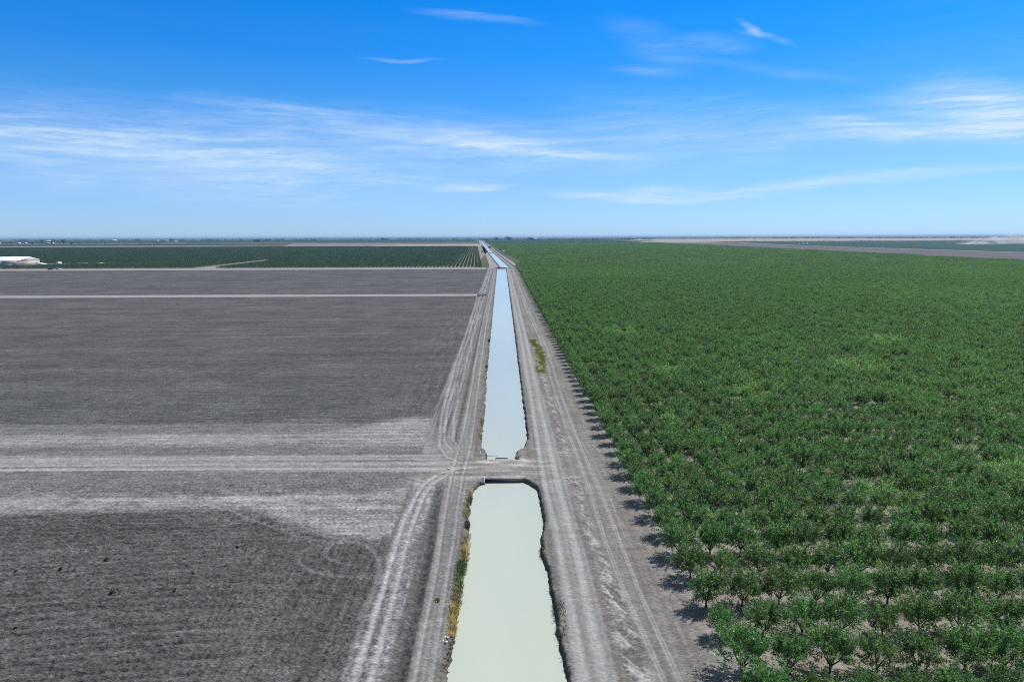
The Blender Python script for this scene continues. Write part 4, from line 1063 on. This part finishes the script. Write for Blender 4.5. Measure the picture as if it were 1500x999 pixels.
GR = [(0, (.34, .56, 1.06)), (2.5, (.36, .59, 1.05)), (7, (.33, .62, 1.0)), (11, (.15, .59, 1.04)), (14.5, (.065, .575, 1.12)), (18.5, (.02, .565, 1.15)), (30, (.85, .92, 1.0)), (42, (1.7, 1.25, .80))]
while len(gr.color_ramp.elements) < len(GR): gr.color_ramp.elements.new(.5)
for e_, (d_e, c_e) in zip(gr.color_ramp.elements, GR): e_.position = d_e / 45; e_.color = (c_e[0] / 1.8, c_e[1] / 1.8, c_e[2] / 1.8, 1)
L(nt, wm('MULTIPLY', el, 180 / math.pi / 45), gr.inputs[0])
gm = N(nt, 'ShaderNodeVectorMath', operation='MULTIPLY'); L(nt, sky.outputs[0], gm.inputs[0]); L(nt, gr.outputs[0], gm.inputs[1])
gs = N(nt, 'ShaderNodeVectorMath', operation='SCALE'); gs.inputs['Scale'].default_value = 1.8; L(nt, gm.outputs[0], gs.inputs[0])
L(nt, gs.outputs[0], hs.inputs['Color'])
cmb = N(nt, 'ShaderNodeCombineXYZ'); L(nt, az, cmb.inputs['X']); L(nt, el, cmb.inputs['Y'])
# wind-combed cirrus: noise stretched along the wind, bent by a slower noise
def wnoise(vec, scale, rot, detail=6, rough=.6, dist=0.0):
    mp = N(nt, 'ShaderNodeMapping'); mp.inputs['Scale'].default_value = scale; mp.inputs['Rotation'].default_value = (0, 0, rot); L(nt, vec, mp.inputs['Vector'])
    n = N(nt, 'ShaderNodeTexNoise'); n.inputs['Scale'].default_value = 1; n.inputs['Detail'].default_value = detail; n.inputs['Roughness'].default_value = rough; n.inputs['Distortion'].default_value = dist
    L(nt, mp.outputs[0], n.inputs['Vector']); return n
wv = wnoise(cmb.outputs[0], (3, 9, 1), .1, 3)
va = N(nt, 'ShaderNodeVectorMath', operation='SCALE'); va.inputs['Scale'].default_value = .035; L(nt, wv.outputs['Color'], va.inputs[0])
vb = N(nt, 'ShaderNodeVectorMath', operation='ADD'); L(nt, cmb.outputs[0], vb.inputs[0]); L(nt, va.outputs[0], vb.inputs[1])
streak = wm('ADD', wm('MULTIPLY', wnoise(vb.outputs[0], (5, 62, 1), .10, 9, .70).outputs['Fac'], .62), wm('MULTIPLY', wnoise(vb.outputs[0], (13, 120, 1), .16, 9, .72).outputs['Fac'], .38))
soft = wnoise(vb.outputs[0], (2.2, 14, 1), .06, 5, .55).outputs['Fac']
def mapr(s, a, b, lo=0.0, hi=1.0):
    k = N(nt, 'ShaderNodeMapRange'); k.interpolation_type = 'SMOOTHSTEP'; L(nt, s, k.inputs['Value'])
    for nm, v in (('From Min', a), ('From Max', b), ('To Min', lo), ('To Max', hi)): k.inputs[nm].default_value = v
    return k.outputs[0]
tex = wm('MULTIPLY', mapr(streak, .38, .68), mapr(soft, .30, .62, .25, 1.0))
def px(x, y):
    """picture direction -> azimuth, elevation of the sky"""
    p = math.atan((499.5 - 346.5) / 1000); ro = math.atan(4 / 1300)
    u, v = x - 750, 499.5 - y; u, v = u * math.cos(ro) + v * math.sin(ro), -u * math.sin(ro) + v * math.cos(ro)
    fy = 1000 * math.cos(p) + v * math.sin(p); fz = -1000 * math.sin(p) + v * math.cos(p)
    X = u * math.cos(YAW) + fy * math.sin(YAW); Y = -u * math.sin(YAW) + fy * math.cos(YAW)
    return math.atan2(X, Y), math.atan2(fz, math.hypot(X, Y))
wig = N(nt, 'ShaderNodeVectorMath', operation='SCALE'); wig.inputs['Scale'].default_value = .045; L(nt, wv.outputs['Color'], wig.inputs[0])
wv2 = N(nt, 'ShaderNodeVectorMath', operation='ADD'); L(nt, cmb.outputs[0], wv2.inputs[0]); L(nt, wig.outputs[0], wv2.inputs[1])
CL = [  # picture x, y, half length, half height (px), tilt (deg, down to the right), strength
    (250, 235, 430, 46, 2, .55), (430, 238, 190, 9, 1, .45), (120, 205, 200, 20, 3, .25), (640, 205, 300, 22, 6, .62), (760, 222, 150, 10, 5, .55), (900, 215, 260, 40, 4, .35),
    (1120, 190, 300, 42, 7, .34), (1255, 185, 90, 10, 12, .40), (1440, 155, 130, 34, 10, .75), (1400, 192, 190, 15, 2, .60), (1480, 175, 80, 34, 6, .35),
    (300, 225, 520, 60, 2, .26), (620, 195, 300, 40, 4, .16), (690, 273, 75, 5, -3, .85), (940, 284, 150, 10, 0, .80), (1250, 265, 210, 9, -4, .90), (1098, 42, 22, 5, 38, .60), (1120, 54, 45, 4, 18, .40), (960, 62, 80, 22, 22, .24), (1050, 60, 60, 12, 12, .34),
    (700, 30, 90, 7, 6, .38), (585, 91, 55, 2, 0, .25), (950, 104, 60, 9, 4, .26), (1150, 105, 140, 9, 12, .15), (1450, 80, 220, 90, 0, .05)]
acc = None
for x, y, a, b, t, s in CL:
    ca, ce = px(x, y)
    mp = N(nt, 'ShaderNodeMapping'); mp.vector_type = 'TEXTURE'
    mp.inputs['Location'].default_value = (ca + .0225, ce + .0225, 0); mp.inputs['Rotation'].default_value = (0, 0, -R(t)); mp.inputs['Scale'].default_value = (a / 1000, b / 1000 * 1.15, 1)
    L(nt, wv2.outputs[0], mp.inputs['Vector'])
    ln = N(nt, 'ShaderNodeVectorMath', operation='LENGTH'); 
    fl = N(nt, 'ShaderNodeVectorMath', operation='MULTIPLY'); fl.inputs[1].default_value = (1, 1, 0); L(nt, mp.outputs[0], fl.inputs[0]); L(nt, fl.outputs[0], ln.inputs[0])
    m_ = mapr(ln.outputs['Value'], 0.0, 1.25, s, 0.0)
    acc = m_ if acc is None else wm('ADD', acc, m_)
lowband = mapr(el, 0.0, .16, .10, 0.0)                    # thin veil low in the sky
cov = wm('MULTIPLY', wm('ADD', acc, .008), wm('ADD', wm('MULTIPLY', tex, 1.25), .26))
cov = wm('MINIMUM', wm('ADD', cov, lowband), .92)
mixc = N(nt, 'ShaderNodeMix'); mixc.data_type = 'RGBA'
L(nt, cov, mixc.inputs[0]); L(nt, hs.outputs[0], mixc.inputs[6]); mixc.inputs[7].default_value = (4.7, 5.9, 7.0, 1)
L(nt, mixc.outputs[2], bg.inputs['Color']); L(nt, bg.outputs[0], out.inputs[0])

sl = bpy.data.lights.new('sun', 'SUN'); sl.energy = 4.0; sl.angle = R(.53); sl.color = (1.0, .96, .90)
so = bpy.data.objects.new('sun', sl); C.objects.link(so)
from mathutils import Vector, Matrix
sd = Vector((math.sin(SUN_AZ) * math.cos(SUN_EL), math.cos(SUN_AZ) * math.cos(SUN_EL), math.sin(SUN_EL)))
so.rotation_euler = sd.to_track_quat('Z', 'Y').to_euler(); so.location = (60, -30, 80)

cam = bpy.data.cameras.new('camera'); cam.sensor_width = 36; cam.lens = 24; cam.sensor_fit = 'HORIZONTAL'; cam.clip_start = .5; cam.clip_end = 120000
co = bpy.data.objects.new('camera', cam); C.objects.link(co)
pitch = math.atan((499.5 - 346.5) / 1000); roll = math.atan(4 / 1300)
right = Vector((math.cos(YAW), -math.sin(YAW), 0)); fwd = Vector((math.sin(YAW) * math.cos(pitch), math.cos(YAW) * math.cos(pitch), -math.sin(pitch))); up = right.cross(fwd)
r2 = right * math.cos(roll) - up * math.sin(roll); u2 = right * math.sin(roll) + up * math.cos(roll)
mt = Matrix((r2, u2, -fwd)).transposed().to_4x4(); mt.translation = (0, 0, CAM_H)
co.matrix_world = mt
sc = bpy.context.scene; sc.camera = co
sc.view_settings.view_transform = 'Standard'; sc.view_settings.look = 'None'; sc.view_settings.exposure = 0.5; sc.view_settings.gamma = 1.0
sc.render.engine = 'CYCLES'
sc.render.filter_size = 1.0
try: sc.cycles.filter_width = 1.0
except Exception: pass
cy = sc.cycles; cy.use_denoising = False; cy.volume_bounces = 0; cy.max_bounces = 6; cy.diffuse_bounces = 3; cy.transparent_max_bounces = 8; cy.volume_max_steps = 128; cy.caustics_reflective = False
try: cy.denoiser = 'OPENIMAGEDENOISE'
except Exception: pass
